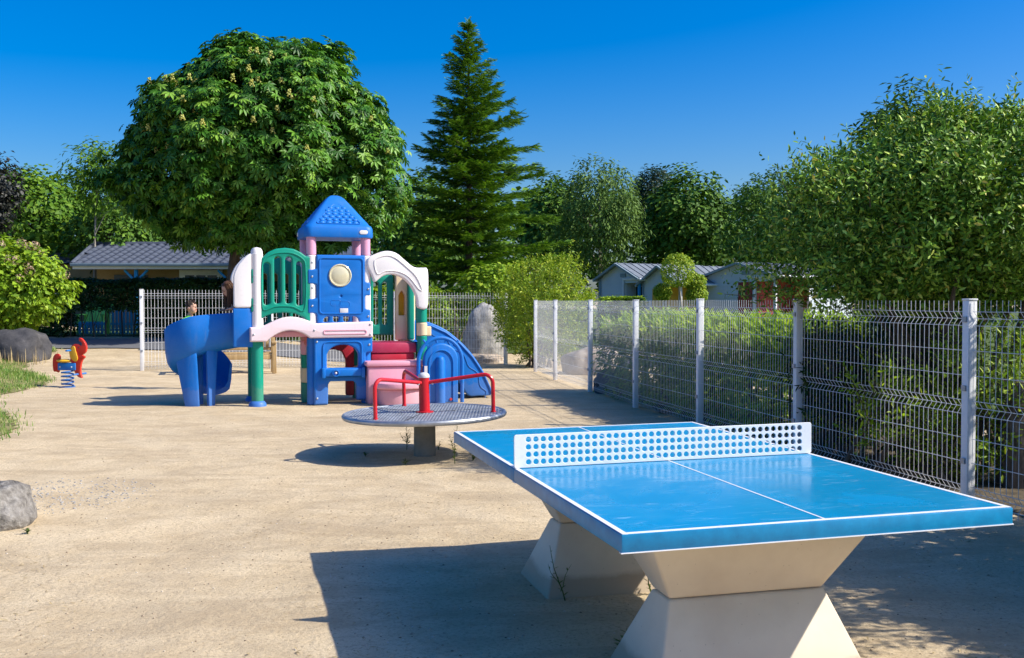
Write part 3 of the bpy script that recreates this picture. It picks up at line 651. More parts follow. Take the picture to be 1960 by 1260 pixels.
def mound(name, label, outline, d, ry, material, clumps, per, cr, ls, tm=LEAF, cat='bush', group=None, inner=.2, stem=True, up=.6):
    cw = Crown(outline, d, ry, .16, 3, len(label)); base = np.array((cw.c[0], d, tz(cw.c[0], d)))
    t = thing(name, label, cat, base, 0, group); P, D = cw.points(clumps, inner)
    V, Fc = foliage(P, D, per, cr, ls, tm, up=up)
    link('foliage', tri_mesh('foliage', V-base, Fc), material, t)
    if stem:
        mb = MB()
        for k in range(6):
            q = Vector(P[k]-base); b0 = Vector((random.uniform(-.15, .15), random.uniform(-.15, .15), -.05)); mb.tube([b0, b0.lerp(q, .5)+Vector((0, 0, .1)), q], [.03, .022, .008], 5)
        mb.build('stems', 'bark', t)
    return t, cw
t, cw = mound('hydrangea_bush', 'bright yellow green hydrangea bush with faded flower heads at left', [(-120, 600), (-110, 480), (-30, 455), (30, 455), (80, 470), (120, 500), (146, 535), (140, 570), (90, 620), (0, 640)], 24.9, .9, 'leaf_lime', 620, 14, .22, .14)
P, D = cw.points(400, 0); f = (D[:, 0] > .1) & (D[:, 1] < .1) & (D[:, 2] > .1); base = np.array(t.location)
for p, d_ in list(zip(P[f], D[f]))[:14]:
    n = 60; q = rdir(n); V, Fc = leaf_geo((p-base)+q*.11+d_*.06, q, rdir(n), .05, LEAF)
    fh = link('flower_head', tri_mesh('flower_head', V, Fc), 'flower_hydrangea', t); fh['kind'] = 'stuff'
mound('hydrangea_bush', 'yellow green bush behind the back fence left of the round bush', [(868, 590), (865, 545), (895, 520), (940, 505), (990, 500), (1020, 530), (1010, 600), (940, 620)], 28.3, .8, 'leaf_lime', 330, 12, .2, .13)
mound('shrub', 'small dark green shrub behind the back fence near the slide', [(812, 660), (812, 580), (840, 560), (865, 575), (870, 660)], 27.6, .5, 'leaf_laurel', 130, 12, .18, .11)
mound('shrub', 'grey twiggy bare shrub behind the back fence left of the boulder', [(842, 670), (846, 580), (870, 550), (905, 565), (908, 660)], 27.0, .4, 'leaf_birch', 60, 6, .2, .06, NARROW)
# clipped topiary before the cabins
def topiary(label, parts, d, trunk, group='clipped topiary before the cabins'):
    x = PX(trunk[0], d); g = tz(x, d); t = thing('topiary_tree', label, 'topiary', (x, d, g), 0, group); mb = MB()
    for px, py, r in parts:
        c = np.array((PX(px, d)-x, 0, PZ(py, d)-g)); rr = r/F*d; D = rdir(900); D[:, 2] *= 1.0
        P = c+D*(rr*(1-np.abs(rng.normal(0, .06, 900))))[:, None]
        V, Fc = foliage(P, D, 3, .07, .07, LEAF, up=.4)
        link('crown', tri_mesh('crown', V, Fc), 'leaf_bush', t)
        mb.tube([(0, 0, -.05), (c[0]*.3+.05, 0, c[2]*.5), (c[0], 0, c[2])], [.06, .045, .03], 6)
    mb.build('trunk', 'bark_pale', t)
topiary('large clipped ball topiary tree on a leaning trunk before the yellow cabin', [(1296, 517, 31)], 33, (1304, 578))
topiary('small clipped ball topiary beside the yellow cabin doorway post', [(1268, 559, 15)], 33.5, (1276, 578))
topiary('pair of clipped balls stacked on one trunk right of the yellow wall', [(1331, 541, 17), (1333, 564, 18)], 33.5, (1333, 580))

# ------------------------------------------------------------------ rocks
def rock(name, label, loc, dims, material, seed, sub=4, amp=.22, rotz=0, sq=2.6, cat='boulder', tilt=0):
    bm = bmesh.new(); bmesh.ops.create_icosphere(bm, subdivisions=sub, radius=1)
    for v in bm.verts:
        p = v.co.copy(); q = sum(abs(c)**sq for c in p)**(-1/sq); p *= q
        k = 1+amp*noise.noise(p*1.3+Vector((seed, 0, 0)))+amp*.45*noise.noise(p*3.1+Vector((0, seed, 0)))+amp*.16*noise.noise(p*8+Vector((0, 0, seed)))
        p *= k; v.co = Vector((p.x*dims[0], p.y*dims[1], p.z*dims[2]+dims[2]*.55))
    me = bpy.data.meshes.new(name); bm.to_mesh(me); bm.free(); me.shade_smooth()
    o = link(name, me, material); o.location = loc; o.rotation_euler = (0, tilt, rotz); return tag(o, label, cat)
def on(px, py=None, d=None):
    if d is None: d = GD(py)
    x = PX(px, d); return Vector((x, d, tz(x, d)))
x = -3.58; rock('boulder', 'rounded grey boulder on the sand at the left edge in front', (x, 6.95, tz(x, 6.95)-.07), (.27, .38, .235), 'stone_front', 2.3, amp=.26, sq=2.2)
p = on(30, d=23.7); rock('boulder', 'dark charcoal boulder on the grass slope at left', p-Vector((0, 0, .1)), (.70, .55, .50), 'stone_dark', 5.1, amp=.18)
p = on(922, d=25.7); rock('boulder', 'large pale grey upright boulder behind the back mesh fence', p-Vector((0, 0, -.08)), (.52, .45, .86), 'stone_grey', 8.7, amp=.2, tilt=.12)
p = on(918, d=25.3); rock('boulder', 'low pale flat rock at the foot of the upright boulder', p-Vector((0, 0, .05)), (.55, .35, .18), 'stone_tan', 4.4)
p = on(1135, d=21.5); rock('boulder', 'tan boulder behind the far end of the right mesh fence', p-Vector((0, 0, .1)), (.62, .5, .42), 'stone_tan', 3.3)
p = on(1180, d=16.9); rock('boulder', 'dark rock tucked under the end of the laurel hedge', p-Vector((0, 0, .05)), (.36, .3, .28), 'stone_dark', 6.1)
p = on(1163, d=24.5); rock('standing_stone', 'slim tan standing stone behind the right mesh fence', p, (.17, .15, .72), 'stone_tan', 1.7, 3, .15, cat='stone')
p = on(1940, d=8.3)
mb = MB(); mb.box((0, 0, .42), (.3, .3, .9)); o = mb.build('pillar', 'pillar_wood', None, .025); o.location = p+Vector((.08, 0, 0)); tag(o, 'weathered dark pillar behind the fence at the right edge', 'pillar')

# ------------------------------------------------------------------ table tennis table
TA = .259; TL, TW, TT = 2.74, 1.525, .061
tab = thing('table_tennis_table', 'blue outdoor table tennis table on two cream hourglass pedestals', 'table', (.359, 3.326, 0), TA)
tilt = Matrix.Translation((TW/2, 0, .76)) @ Matrix.Rotation(-.012/TW, 4, 'Y') @ Matrix.Translation((-TW/2, 0, -.76))
def on_table(o): o.data.transform(tilt); return o
for k, (v0, v1) in enumerate(((0, TL/2-.002), (TL/2+.002, TL))):
    mb = MB(); mb.b2(0, v0, .76-TT, TW, v1, .76)
    o = on_table(mb.build('table_top', 'table_edge', tab, .004, 2)); 
    e = .0045; lw = .02
    mb = MB(); mb.b2(e, v0+.004, .7595, TW-e, v1-.004, .7612); on_table(mb.build('playing_surface', 'table_blue', o))
    def line(x0, y0, x1, y1, z=.7625):
        mb = MB(); mb.b2(x0, y0, .7605, x1, y1, z); on_table(mb.build('line', 'line_white', o))
    line(e, v0+.004, e+lw, v1-.004); line(TW-e-lw, v0+.004, TW-e, v1-.004)
    if k == 0: line(e+lw, e, TW-e-lw, e+lw); line(TW/2-.004, e+lw, TW/2+.004, v1-.004)
    else: line(e+lw, TL-e-lw, TW-e-lw, TL-e); line(TW/2-.004, v0+.004, TW/2+.004, TL-e-lw)
    for x0, y0, x1, y1 in ((-.002, v0-.002 if k == 0 else v0, TW+.002, v0+.02), (-.002, v1-.02, TW+.002, v1+.002 if k else v1)):
        mb = MB(); mb.b2(x0, y0, .76-TT-.0015, x1, y1, .76-TT+.002); on_table(mb.build('lower_rim', 'line_white', o))      # thin pale chipped rim under the slab
holes = [circ(.068+.0356*i, .026+.0345*j, .0128, 14) for i in range(40) for j in range(4)]
me = plate('net', rounded([(0, 0), (TW-.003, 0), (TW-.003, .153), (0, .153)], .012), holes, .008, .0012, res=0)
me.transform(Matrix.Translation((0.0015, TL/2, .7628))); on_table(link('net', me, 'net_white', tab))
for vc in (.66, TL-.66):
    ped = link('pedestal', MB().frustum((.284, vc-.28, 1.241, vc+.28), -.03, (.418, vc-.088, 1.107, vc+.088), .345).mesh('pedestal', .012, 3), 'cast_stone', tab)
    MB().frustum((.424, vc-.082, 1.101, vc+.082), .3465, (.235, vc-.27, 1.29, vc+.27), .6985).build('pedestal_head', 'cast_stone', ped, .012, 3)

# ------------------------------------------------------------------ merry-go-round
mx, md = -.862, 10.05
mgr = thing('merry_go_round', 'small red and grey merry-go-round on a concrete post', 'merry-go-round', (mx, md, tz(mx, md)))
TM = Matrix.Rotation(R(1.0), 4, 'Y').inverted() @ Matrix.Rotation(R(.3), 4, 'X')
TM = Matrix.Translation((0, 0, .42)) @ TM
RP = .785
mb = MB(); mb.m = TM; mb.lathe([(RP-.02, -.012), (RP-.02, .006)], n=72); deck = mb.build('platform', 'tread', mgr)
mb = MB(); mb.m = TM; mb.tube([(RP*math.cos(a), RP*math.sin(a), -.012) for a in np.linspace(0, 2*math.pi, 73)[:-1]], .026, 10, closed=True); mb.build('rim', 'galvanised', mgr)
mb = MB(); mb.m = TM
for i in range(-26, 27):                              # raised ribs of the tread plate, one pattern in two directions
    u = i*.03; L = math.sqrt(max(0, (RP-.03)**2-u*u)); j = 0; q = -L
    while q < L-.03:
        if (i+j) % 2 == 0: mb.box((u, q+.02, .0075), (.007, .030, .004), Matrix.Rotation(.55, 3, 'Z'))
        else: mb.box((u, q+.02, .0075), (.007, .030, .004), Matrix.Rotation(-.55, 3, 'Z'))
        q += .036; j += 1
o = link('tread_ribs', mb.mesh('tread_ribs', weld=False), 'galvanised', deck); o['kind'] = 'stuff'
mb = MB(); mb.m = TM
for a in (R(20), R(140), R(260)): mb.box((.39*math.cos(a), .39*math.sin(a), .0085), (.70, .007, .003), Matrix.Rotation(a, 3, 'Z'))
mb.build('seam', 'dark', deck)
mb = MB(); mb.lathe([(.11, -.1), (.105, .40)], n=28); mb.build('pedestal', 'concrete_post', mgr, .004)
mb = MB(); mb.m = TM; mb.lathe([(.09, .008), (.09, .018), (.054, .02), (.052, .35)], n=28); hub = mb.build('hub_post', 'red', mgr)
mb = MB(); mb.m = TM; mb.lathe([(.057, .35), (.057, .365), (.05, .383), (.03, .397), (0, .402)], n=24); mb.build('cap', 'pale_pipe', hub)
for a in (R(-127), R(113), R(-7)):
    ca, sa = math.cos(a), math.sin(a); pts = [(.04, .30), (.30, .335), (.50, .362)]
    for k in range(7): g = R(90-15*k); pts.append((.60+.085*math.cos(g), .29+.085*math.sin(g)))
    pts += [(.685, .15), (.685, .01)]
    mb = MB(); mb.m = TM; mb.tube([(r*ca, r*sa, z) for r, z in pts], .019, 10); h = mb.build('handrail', 'red', mgr)
    mb = MB(); mb.m = TM; mb.lathe([(.026, .006), (.024, .02)], (.685*ca, .685*sa, 0), 12)
    mb.build('weld_collar', 'red', h)
    mb = MB(); mb.m = TM; mb.ball((.085*ca, .085*sa, .295), .016, 8, 6); mb.build('bolt_cap', 'pale_pipe', h)

# ------------------------------------------------------------------ play structure
PHI = R(18)
px0, pd0 = -3.69, 14.78
ps = thing('play_structure', 'blue green and pink plastic play tower with two slides', 'play structure', (px0, pd0, tz(px0, pd0)-.005), PHI)
def post(u, w, segs, r=.085, name='post', n=20):
    first = None
    for k, (z0, z1, mt) in enumerate(segs):
        mb = MB(); rr = r+(.004 if k % 2 else 0); e = .012
        mb.lathe([(rr-e, z0), (rr, z0+e), (rr, z1-e), (rr-e, z1)], (u, w, 0), n)
        o = mb.build(name if first is None else 'post_sleeve', mt, first or ps)
        first = first or o
    return first
U = (0, .78, 1.58, 2.42); WB = .82
a = post(U[0], 0, [(.06, .95, 'green'), (1.13, 2.22, 'white_plastic')])
MB().lathe([(.085, 2.20), (.083, 2.25), (.06, 2.29), (0, 2.305)], (0, 0, 0), 20).build('post_cap', 'white_plastic', a)
MB().lathe([(.13, -.02), (.125, .04), (.10, .075), (.088, .08)], (0, 0, 0), 20).build('foot', 'blue', a)
post(U[1], 0, [(0, .99, 'blue'), (1.2, 2.2, 'white_plastic'), (2.2, 2.52, 'post_pink')], .072)
post(U[2], 0, [(0, .99, 'blue'), (1.2, 2.2, 'white_plastic'), (2.2, 2.52, 'post_pink')], .072)
post(U[3]+.02, 0, [(-.02, .4, 'green'), (.4, .62, 'cream'), (.62, 1.0, 'green'), (1.0, 1.2, 'cream'), (1.2, 1.42, 'green'), (1.42, 2.02, 'white_plastic')], .075)
a = post(U[0], WB, [(.06, 1.0, 'green'), (1.0, 2.2, 'white_plastic')])
MB().lathe([(.13, -.02), (.125, .04), (.10, .075), (.088, .08)], (0, WB, 0), 20).build('foot', 'blue', a)
post(U[1], WB, [(0, .3, 'green'), (.3, .52, 'cream'), (.52, .75, 'green'), (.75, .95, 'pink'), (.95, 2.2, 'white_plastic'), (2.2, 2.52, 'post_pink')], .072)
post(U[2], WB, [(0, .3, 'green'), (.3, .52, 'cream'), (.52, .8, 'green'), (.8, 2.2, 'white_plastic'), (2.2, 2.52, 'post_pink')], .072)
post(U[3], WB, [(-.02, .9, 'green'), (.9, 1.95, 'cream')], .09)
post(U[1]-.03, .40, [(0, .3, 'green'), (.3, .52, 'cream'), (.52, .72, 'green'), (.72, .93, 'pink')], .08)
def panel(name, outl, holes, th, mt, w, bev=.02, parent=ps):
    me = plate(name, outl, holes, th, bev); me.transform(Matrix.Translation((0, w, 0))); return link(name, me, mt, parent)
def side(name, outl, holes, th, mt, u, bev=.02):       # outline in (w,z), plate in the u plane
    me = plate(name, outl, holes, th, bev); me.transform(Matrix.Translation((u, 0, 0)) @ Matrix.Rotation(R(90), 4, 'Z')); return link(name, me, mt, ps)
# pink arched beam
arch_t = [(.04+.80*t, 1.15+.125*math.sin(math.pi*t)**1.2+.05*t) for t in np.linspace(0, 1, 12)]
arch_b = [(.74-.62*t, .985-.045*t+.135*math.sin(math.pi*t)**.8) for t in np.linspace(0, 1, 12)]
bm_ = panel('arched_beam', rounded([(-.11, 1.15)]+arch_t+[(1.66, 1.225), (1.66, .99)]+arch_b+[(-.11, .94)], .012, 2), [], .17, 'pale_pink', -.075, .022)
panel('beam_groove', rrect(.93, 1.035, 1.57, 1.105, .03), [rrect(.945, 1.05, 1.555, 1.09, .02)], .012, 'pink', -.164, .004, bm_)
side('side_beam', rrect(.04, .86, .86, 1.08, .03), [], .14, 'red_panel', .78)
side('side_beam', rrect(.04, .93, .86, 1.14, .03), [], .12, 'pink', 0)
# green barred panel
gl = rounded([(.02, 1.24), (.10, 1.30), (.22, 1.345), (.38, 1.36), (.54, 1.345), (.66, 1.29), (.72, 1.22), (.80, 1.20), (.80, 1.56), (.765, 1.58), (.765, 1.60), (.81, 1.61), (.81, 1.83), (.765, 1.85), (.765, 2.0), (.815, 2.01), (.815, 2.17), (.70, 2.18), (.62, 2.24), (.52, 2.285), (.40, 2.30), (.27, 2.285), (.16, 2.235), (.06, 2.14), (.055, 2.0), (-.09, 1.99), (-.09, 1.78), (.05, 1.77), (.05, 1.58), (-.09, 1.57), (-.09, 1.37), (.02, 1.36)], .018, 2)
slots = [rrect(c-.047, lo, c+.047, hi, .045, 5) for c, lo, hi in ((.135, 1.47, 2.08), (.29, 1.49, 2.17), (.445, 1.49, 2.17), (.60, 1.46, 2.10))]
gp = panel('barred_panel', gl, slots, .10, 'green', -.02, .022)
rim = smo([(.09, 1.40), (.24, 1.445), (.38, 1.455), (.52, 1.44), (.66, 1.385), (.695, 1.6), (.69, 2.0), (.66, 2.13), (.52, 2.215), (.38, 2.23), (.22, 2.205), (.09, 2.11), (.065, 1.9), (.065, 1.6)], 3)
MB().tube([(p[0], -.072, p[1]) for p in rim], .011, 6, closed=True).build('raised_rim', 'green', gp)
# blue porthole panel
bl = rounded([(.86, 1.20), (.93, 1.20), (.95, 1.27), (.99, 1.30), (1.42, 1.30), (1.46, 1.27), (1.48, 1.20), (1.64, 1.20), (1.64, 1.40), (1.565, 1.42), (1.565, 1.60), (1.64, 1.61), (1.64, 1.80), (1.565, 1.82), (1.565, 2.205), (.845, 2.205), (.845, 2.0), (.72, 1.99), (.72, 1.78), (.845, 1.77), (.845, 1.57), (.72, 1.56), (.72, 1.35), (.845, 1.34)], .018, 2)
bp = panel('porthole_panel', bl, [circ(1.19, 1.905, .145, 32), circ(1.20, 1.60, .013, 12)], .10, 'blue', -.03, .022)
MB().tube([(p[0], -.083, p[1]) for p in rrect(.89, 1.345, 1.53, 2.16, .05, 5)], .011, 6, closed=True).build('raised_rim', 'blue', bp)
mb = MB(); mb.lathe([(.168, 0), (.168, .014), (.155, .022), (.146, .012)], n=32); o = mb.build('porthole_ring', 'lens', bp); o.data.transform(Matrix.Translation((1.19, -.078, 1.905)) @ Matrix.Rotation(R(90), 4, 'X'))
mb = MB(); mb.lathe([(.15, .0), (.148, .012), (.125, .026), (.08, .036), (.03, .041), (0, .042)], n=32); o = mb.build('porthole_dome', 'lens', bp); o.data.transform(Matrix.Translation((1.19, -.065, 1.905)) @ Matrix.Rotation(R(90), 4, 'X'))
MB().box((1.245, -.084, 1.385), (.12, .006, .07)).build('label_plate', 'sticker', bp, .002)
mb = MB()
for x0, x1, z0, z1 in ((1.05, 1.20, 1.46, 1.54), (1.18, 1.33, 1.44, 1.52)): mb.tube([(p[0], -.080, p[1]) for p in rrect(x0, z0, x1, z1, .03, 4)], .004, 5, closed=True)
mb.build('embossed_mark', 'blue', bp)
# lower blue panel
ll = rounded([(.795, 0), (1.0, 0), (1.005, .30), (1.03, .345), (1.38, .345), (1.42, .30), (1.425, .06), (1.66, .06), (1.66, .30), (1.56, .34), (1.56, .76), (1.66, .77), (1.66, .99), (.795, .99)], .018, 2)
win = [(.985, .54), (1.455, .54), (1.455, .72)]+[(1.22+.235*math.cos(a), .72+.165*math.sin(a)) for a in np.linspace(.15, math.pi-.15, 12)]+[(.985, .72)]
lp = panel('window_panel', ll, [rounded(win, .03)], .15, 'blue', -.05, .025)
MB().tube([(p[0], -.127, p[1]) for p in rounded([(.93, .40), (1.50, .40), (1.50, .93), (.93, .93)], .09, 4)], .012, 6, closed=True).build('raised_rim', 'blue', lp)
mb = MB(); mb.b2(.91, -.22, .42, 1.52, -.10, .535); sh = mb.build('counter', 'blue', lp, .018, 3)
mb = MB(); mb.lathe([(.055, 0), (.055, .03), (.04, .034), (.038, .012), (0, .01)], n=20); o = mb.build('knob', 'blue', sh); o.data.transform(Matrix.Translation((1.10, -.215, .475)) @ Matrix.Rotation(R(90), 4, 'X'))
mb = MB(); mb.ball((1.10, -.232, .475), .018, 8, 6); mb.build('knob_cap', 'white_plastic', sh)
for uu in (.925, 1.505):
    mb = MB(); mb.b2(uu-.025, -.235, .40, uu+.025, -.125, .55); mb.build('bracket', 'blue', sh, .01)
bolt_me = MB().lathe([(.016, 0), (.016, .006), (.010, .011), (0, .012)], n=10).mesh('bolt'); bolt_me.transform(Matrix.Rotation(R(90), 4, 'X')); bolt_me.transform(Matrix.Translation((0, 0, 1))); bolt_me.materials.append(M['galvanised'])
for par, w_, spots in ((bm_, -.158, ((-.06, 1.045), (.80, 1.10), (1.62, 1.18), (1.62, 1.03))), (bp, -.079, ((.78, 1.885), (.78, 1.455), (1.605, 1.705), (1.605, 1.30))), (gp, -.069, ((-.045, 1.885), (-.045, 1.47), (.785, 2.09), (.785, 1.72))), (lp, -.124, ((.84, .93), (.84, .10), (1.61, .88), (1.61, .18)))):
    for a_, b_ in spots:
        o = bpy.data.objects.new('bolt', bolt_me); C.objects.link(o); o.parent = par; o.location = (a_, w_, b_-1)
# decks
MB().b2(-.05, .03, 1.00, 1.62, .80, 1.09).build('deck', 'pink', ps, .02)
MB().b2(1.66, .02, .74, 2.36, .80, .90).build('deck', 'maroon', ps, .03)
MB().b2(1.67, .04, .60, 2.33, .78, .735).build('deck_support', 'red_panel', ps, .02)
# steps
def half_step(u0, u1, w0, w1, z0, z1, rnd):
    pts = [(u1, w1), (u0, w1), (u0, w0+rnd)]+[(u0+(u1-u0)*(.5-.5*math.cos(a)), w0+rnd-rnd*math.sin(a)) for a in np.linspace(.1, math.pi-.1, 14)]+[(u1, w0+rnd)]
    me = plate('step', pts, [], z1-z0, .022, False); me.transform(Matrix.Translation((0, 0, (z0+z1)/2))); return me
MB().b2(1.56, -.30, .0, 2.40, .015, .56).build('step_riser', 'pink', ps, .03)
MB().b2(1.53, -.335, .563, 2.43, .015, .64).build('step', 'pink', ps, .025)
link('step_riser', half_step(1.70, 2.36, -.62, -.31, .0, .24, .24), 'pink', ps)
link('step', half_step(1.64, 2.42, -.68, -.31, .243, .335, .28), 'pink', ps)
# white arch on the right bay
wa = smo([(1.60, 2.16), (1.72, 2.23), (1.87, 2.275), (2.02, 2.25), (2.15, 2.15), (2.26, 2.06), (2.34, 2.03), (2.44, 2.03), (2.51, 2.00), (2.52, 1.7), (2.50, 1.42), (2.36, 1.43), (2.34, 1.57), (2.26, 1.74), (2.13, 1.87), (1.97, 1.925), (1.84, 1.905), (1.76, 1.85), (1.70, 1.81), (1.66, 1.90), (1.62, 1.98), (1.59, 2.05)], 3)
o = panel('white_arch', wa, [], .13, 'white_plastic', -.04, .025)
MB().tube([(p[0], -.107, p[1]) for p in smo([(1.70, 2.13), (1.86, 2.205), (2.0, 2.18), (2.16, 2.06), (2.33, 1.90), (2.42, 1.70), (2.36, 1.72), (2.22, 1.89), (2.05, 1.97), (1.86, 1.975), (1.74, 1.93)], 3)], .009, 6, closed=True).build('raised_rim', 'white_plastic', o)
# back and side green panels
bs = [rrect(c-.04, 1.15, c+.04, 1.83, .038) for c in (1.74, 1.88, 2.02)]
panel('barred_panel', rounded([(1.62, .99), (2.16, .99), (2.16, 1.92), (2.06, 1.98), (1.74, 1.98), (1.62, 1.92)], .03), bs, .08, 'green', WB, .02)
bs = [rrect(c-.045, 1.2, c+.045, 1.85, .04) for c in (.93, 1.09, 1.25, 1.41)]
panel('barred_panel', rounded([(.82, 1.1), (1.54, 1.1), (1.54, 2.1), (.82, 2.1)], .04), bs, .08, 'blue', WB, .02)
panel('barred_panel', rounded([(.06, 1.1), (.74, 1.1), (.74, 2.05), (.4, 2.2), (.06, 2.05)], .04), [rrect(c-.05, 1.2, c+.05, 1.95, .045) for c in (.16, .32, .48, .64)], .08, 'green', WB, .02)
side('side_panel', rounded([(.55, .92), (.80, .92), (.80, 1.95), (.70, 2.0), (.55, 1.95)], .03), [], .09, 'green', 2.40)
side('side_panel', rounded([(.02, .92), (.20, .92), (.20, 1.5), (.10, 1.55), (.02, 1.5)], .02), [], .07, 'green', 2.42)
panel('arch_panel', rounded([(.84, .05), (.98, .05), (.98, .6), (1.06, .74), (1.2, .78), (1.34, .74), (1.4, .6), (1.4, .05), (1.54, .05), (1.54, .96), (.84, .96)], .03), [], .10, 'red_panel', WB, .02)
side('arch_panel', rounded([(.06, .0), (.18, .0), (.2, .5), (.41, .68), (.62, .5), (.64, .0), (.76, .0), (.76, .86), (.06, .86)], .03), [], .08, 'green', .78)
panel('niche_panel', rounded([(2.17, .91), (2.36, .91), (2.36, 2.02), (2.17, 2.02)], .02), [rounded([(2.215, 1.3), (2.315, 1.3), (2.315, 1.62), (2.265, 1.70), (2.215, 1.62)], .02)], .10, 'cream', .70, .015)
panel('niche_back', rrect(2.18, 1.2, 2.35, 1.8, .02), [], .03, 'yellow', .77, .006)
# roof
def rsq(h, z, n=6, rc=.22):
    r = h*rc+.001; return [(x, y, z) for x, y in rrect(-h, -h, h, h, r, n)]
prof = [(.455, 2.465), (.505, 2.465), (.513, 2.49), (.507, 2.60), (.49, 2.635), (.462, 2.655), (.40, 2.735), (.28, 2.89), (.17, 3.025), (.125, 3.075), (.085, 3.105), (.045, 3.122), (.004, 3.127)]
mb = MB(); rings = [rsq(h, z) for h, z in prof]; nn = len(rings[0]); vs = [v for r_ in rings for v in r_]
fs = [(i*nn+k, i*nn+(k+1) % nn, (i+1)*nn+(k+1) % nn, (i+1)*nn+k) for i in range(len(rings)-1) for k in range(nn)]+[tuple((len(rings)-1)*nn+k for k in range(nn)), tuple(reversed(range(nn)))]
uc, wc = 1.18, .41; mb.add([(v[0]+uc, v[1]+wc, v[2]) for v in vs], fs); roof = mb.build('roof', 'blue', ps, ang=50)
sc_me = MB().ball((0, 0, 0), (.043, .018, .030), 10, 6).mesh('roof_scale')
sc_me.transform(Matrix.Translation((0, 0, 1))); sc_me.materials.append(M['blue'])
slope = math.atan2(.875-.655, .462-.28)
for face in range(4):
    Rf = Matrix.Translation((uc, wc, 0)) @ Matrix.Rotation(R(90)*face, 4, 'Z')
    for row in range(6):
        z = 2.685+row*.046; h = .462-(z-2.655)/(2.875-2.655)*.182; half = h*.72-.04; cnt = max(1, int(2*half/.098)+1)
        for k in range(cnt):
            xx = (k-(cnt-1)/2)*.098
            o = bpy.data.objects.new('roof_scale', sc_me); C.objects.link(o); o.parent = roof
            o.matrix_local = Rf @ Matrix.Translation((xx, -h-.002, z)) @ Matrix.Rotation(-(R(90)-slope), 4, 'X') @ Matrix.Translation((0, 0, -1))
    pts = [(-.335, 2.668), (.335, 2.668), (.045, 2.975), (-.045, 2.975)]
    loop = [(x, -(.462-(z-2.655)/.22*.182)-.004, z) for x, z in rounded(pts, .04, 3)]
    mb = MB(); mb.m = Rf; mb.tube(loop, .010, 6, closed=True); mb.build('roof_rim', 'blue', roof)
o = panel('name_plate', rrect(1.475, 2.515, 1.60, 2.575, .03), [], .008, 'white_plastic', wc-.515, .002, roof)
o = panel('name_plate', rrect(-.06, 2.515, .06, 2.575, .03), [], .008, 'white_plastic', 0, .002, roof); o.data.transform(Matrix.Translation((uc-.515, wc+.33, 0)) @ Matrix.Rotation(R(90), 4, 'Z'))
# spiral slide
def sweep(prof_fn, path, name, mt, parent, ang=60):
    rings = []
    for i, (p, tdir) in enumerate(path):
        t = Vector((tdir.x, tdir.y, 0)).normalized(); o_ = Vector((-t.y, t.x, 0))        # left of travel
        rings.append([Vector(p)+o_*a+Vector((0, 0, b)) for a, b in prof_fn(i/(len(path)-1))])
    n = len(rings[0]); vs = [v for r_ in rings for v in r_]
    fs = [(i*n+k, i*n+(k+1) % n, (i+1)*n+(k+1) % n, (i+1)*n+k) for i in range(len(rings)-1) for k in range(n)]+[tuple(reversed(range(n))), tuple((len(rings)-1)*n+k for k in range(n))]
    return MB().add(vs, fs).build(name, mt, parent, ang=ang)
path = []
us, ws = -.10, .38; cu, cwv, RR = -.80, .60, .22        # heading -u, then clockwise seen from above (towards the back, then right)
for k in range(7):
    t = k/6; path.append((Vector((us+(cu-us)*t, ws, 1.00-.09*t-.04*t*t)), Vector((-1, 0, 0))))
NT = 44
for k in range(1, NT+1):
    a = R(262)*k/NT; an = -math.pi/2-a
    path.append((Vector((cu+RR*math.cos(an), cwv+RR*math.sin(an), .87-.66*(k/NT)**.9)), Vector((math.sin(an), -math.cos(an), 0))))
def sprof(t):
    g = ss(0, .2, t); Ho = .36+.11*g-.10*ss(.85, 1, t); Hi = .36-.16*g-.1*ss(.5, 1, t); h = .20; th = .03; q = .12*(1-.45*ss(.6, 1, t))
    # left of travel is the outer wall (turning right)
    inn = [(h+.03, Ho), (h, .12), (h-.05, .03), (h-.12, 0), (0, -.015), (-h+.11, 0), (-h+.04, .04), (-h+.01, .12), (-h, Hi)]
    outp = [(-h-th, Hi), (-h-th+.01, .06), (-h+.02, -.06), (-h+.10, -q), (0, -q-.02), (h-.12, -q-.01), (h-.03, -q*.7), (h+th-.005, .0), (h+th+.02, .14), (h+th+.035, Ho)]
    return inn+[(-h-th/2, Hi+.018)]+outp+[(h+th/2+.03, Ho+.02)]
slide = sweep(sprof, path, 'spiral_slide', 'blue', ps)
MB().b2(-.34, -.055, .86, -.055, -.005, 1.425).build('slide_side_wall', 'blue', slide, .02, 3)
def leg(top, bot, z1, r1, r0, th=.055):          # curved skirt flush with the outer wall, narrowing to a foot
    nz, na = 9, 9; vs = []; fs = []
    for side_ in (0, 1):
        for i in range(nz):
            t = i/(nz-1); e_ = t**.75; a0 = top[0]+(bot[0]-top[0])*e_; a1 = top[1]+(bot[1]-top[1])*e_; r_ = r1+(r0-r1)*t-side_*th
            for k in range(na):
                an = R(a0+(a1-a0)*k/(na-1)); vs.append((cu+r_*math.cos(an), cwv+r_*math.sin(an), z1*(1-t)-.02*t))
    q = nz*na; rim = [k for k in range(na)]+[i*na+na-1 for i in range(1, nz)]+[(nz-1)*na+k for k in range(na-2, -1, -1)]+[i*na for i in range(nz-2, 0, -1)]
    for b in (0, q): fs += [(b+i*na+k, b+i*na+k+1, b+(i+1)*na+k+1, b+(i+1)*na+k) for i in range(nz-1) for k in range(na-1)]
    fs += [(rim[k], rim[(k+1) % len(rim)], rim[(k+1) % len(rim)]+q, rim[k]+q) for k in range(len(rim))]
    return MB().add(vs, fs).build('slide_leg', 'blue', slide, .012, 2, 50)
leg((206, 264), (240, 270), .80, .40, .40, .10); leg((284, 312), (289, 303), .86, .40, .40, .08)
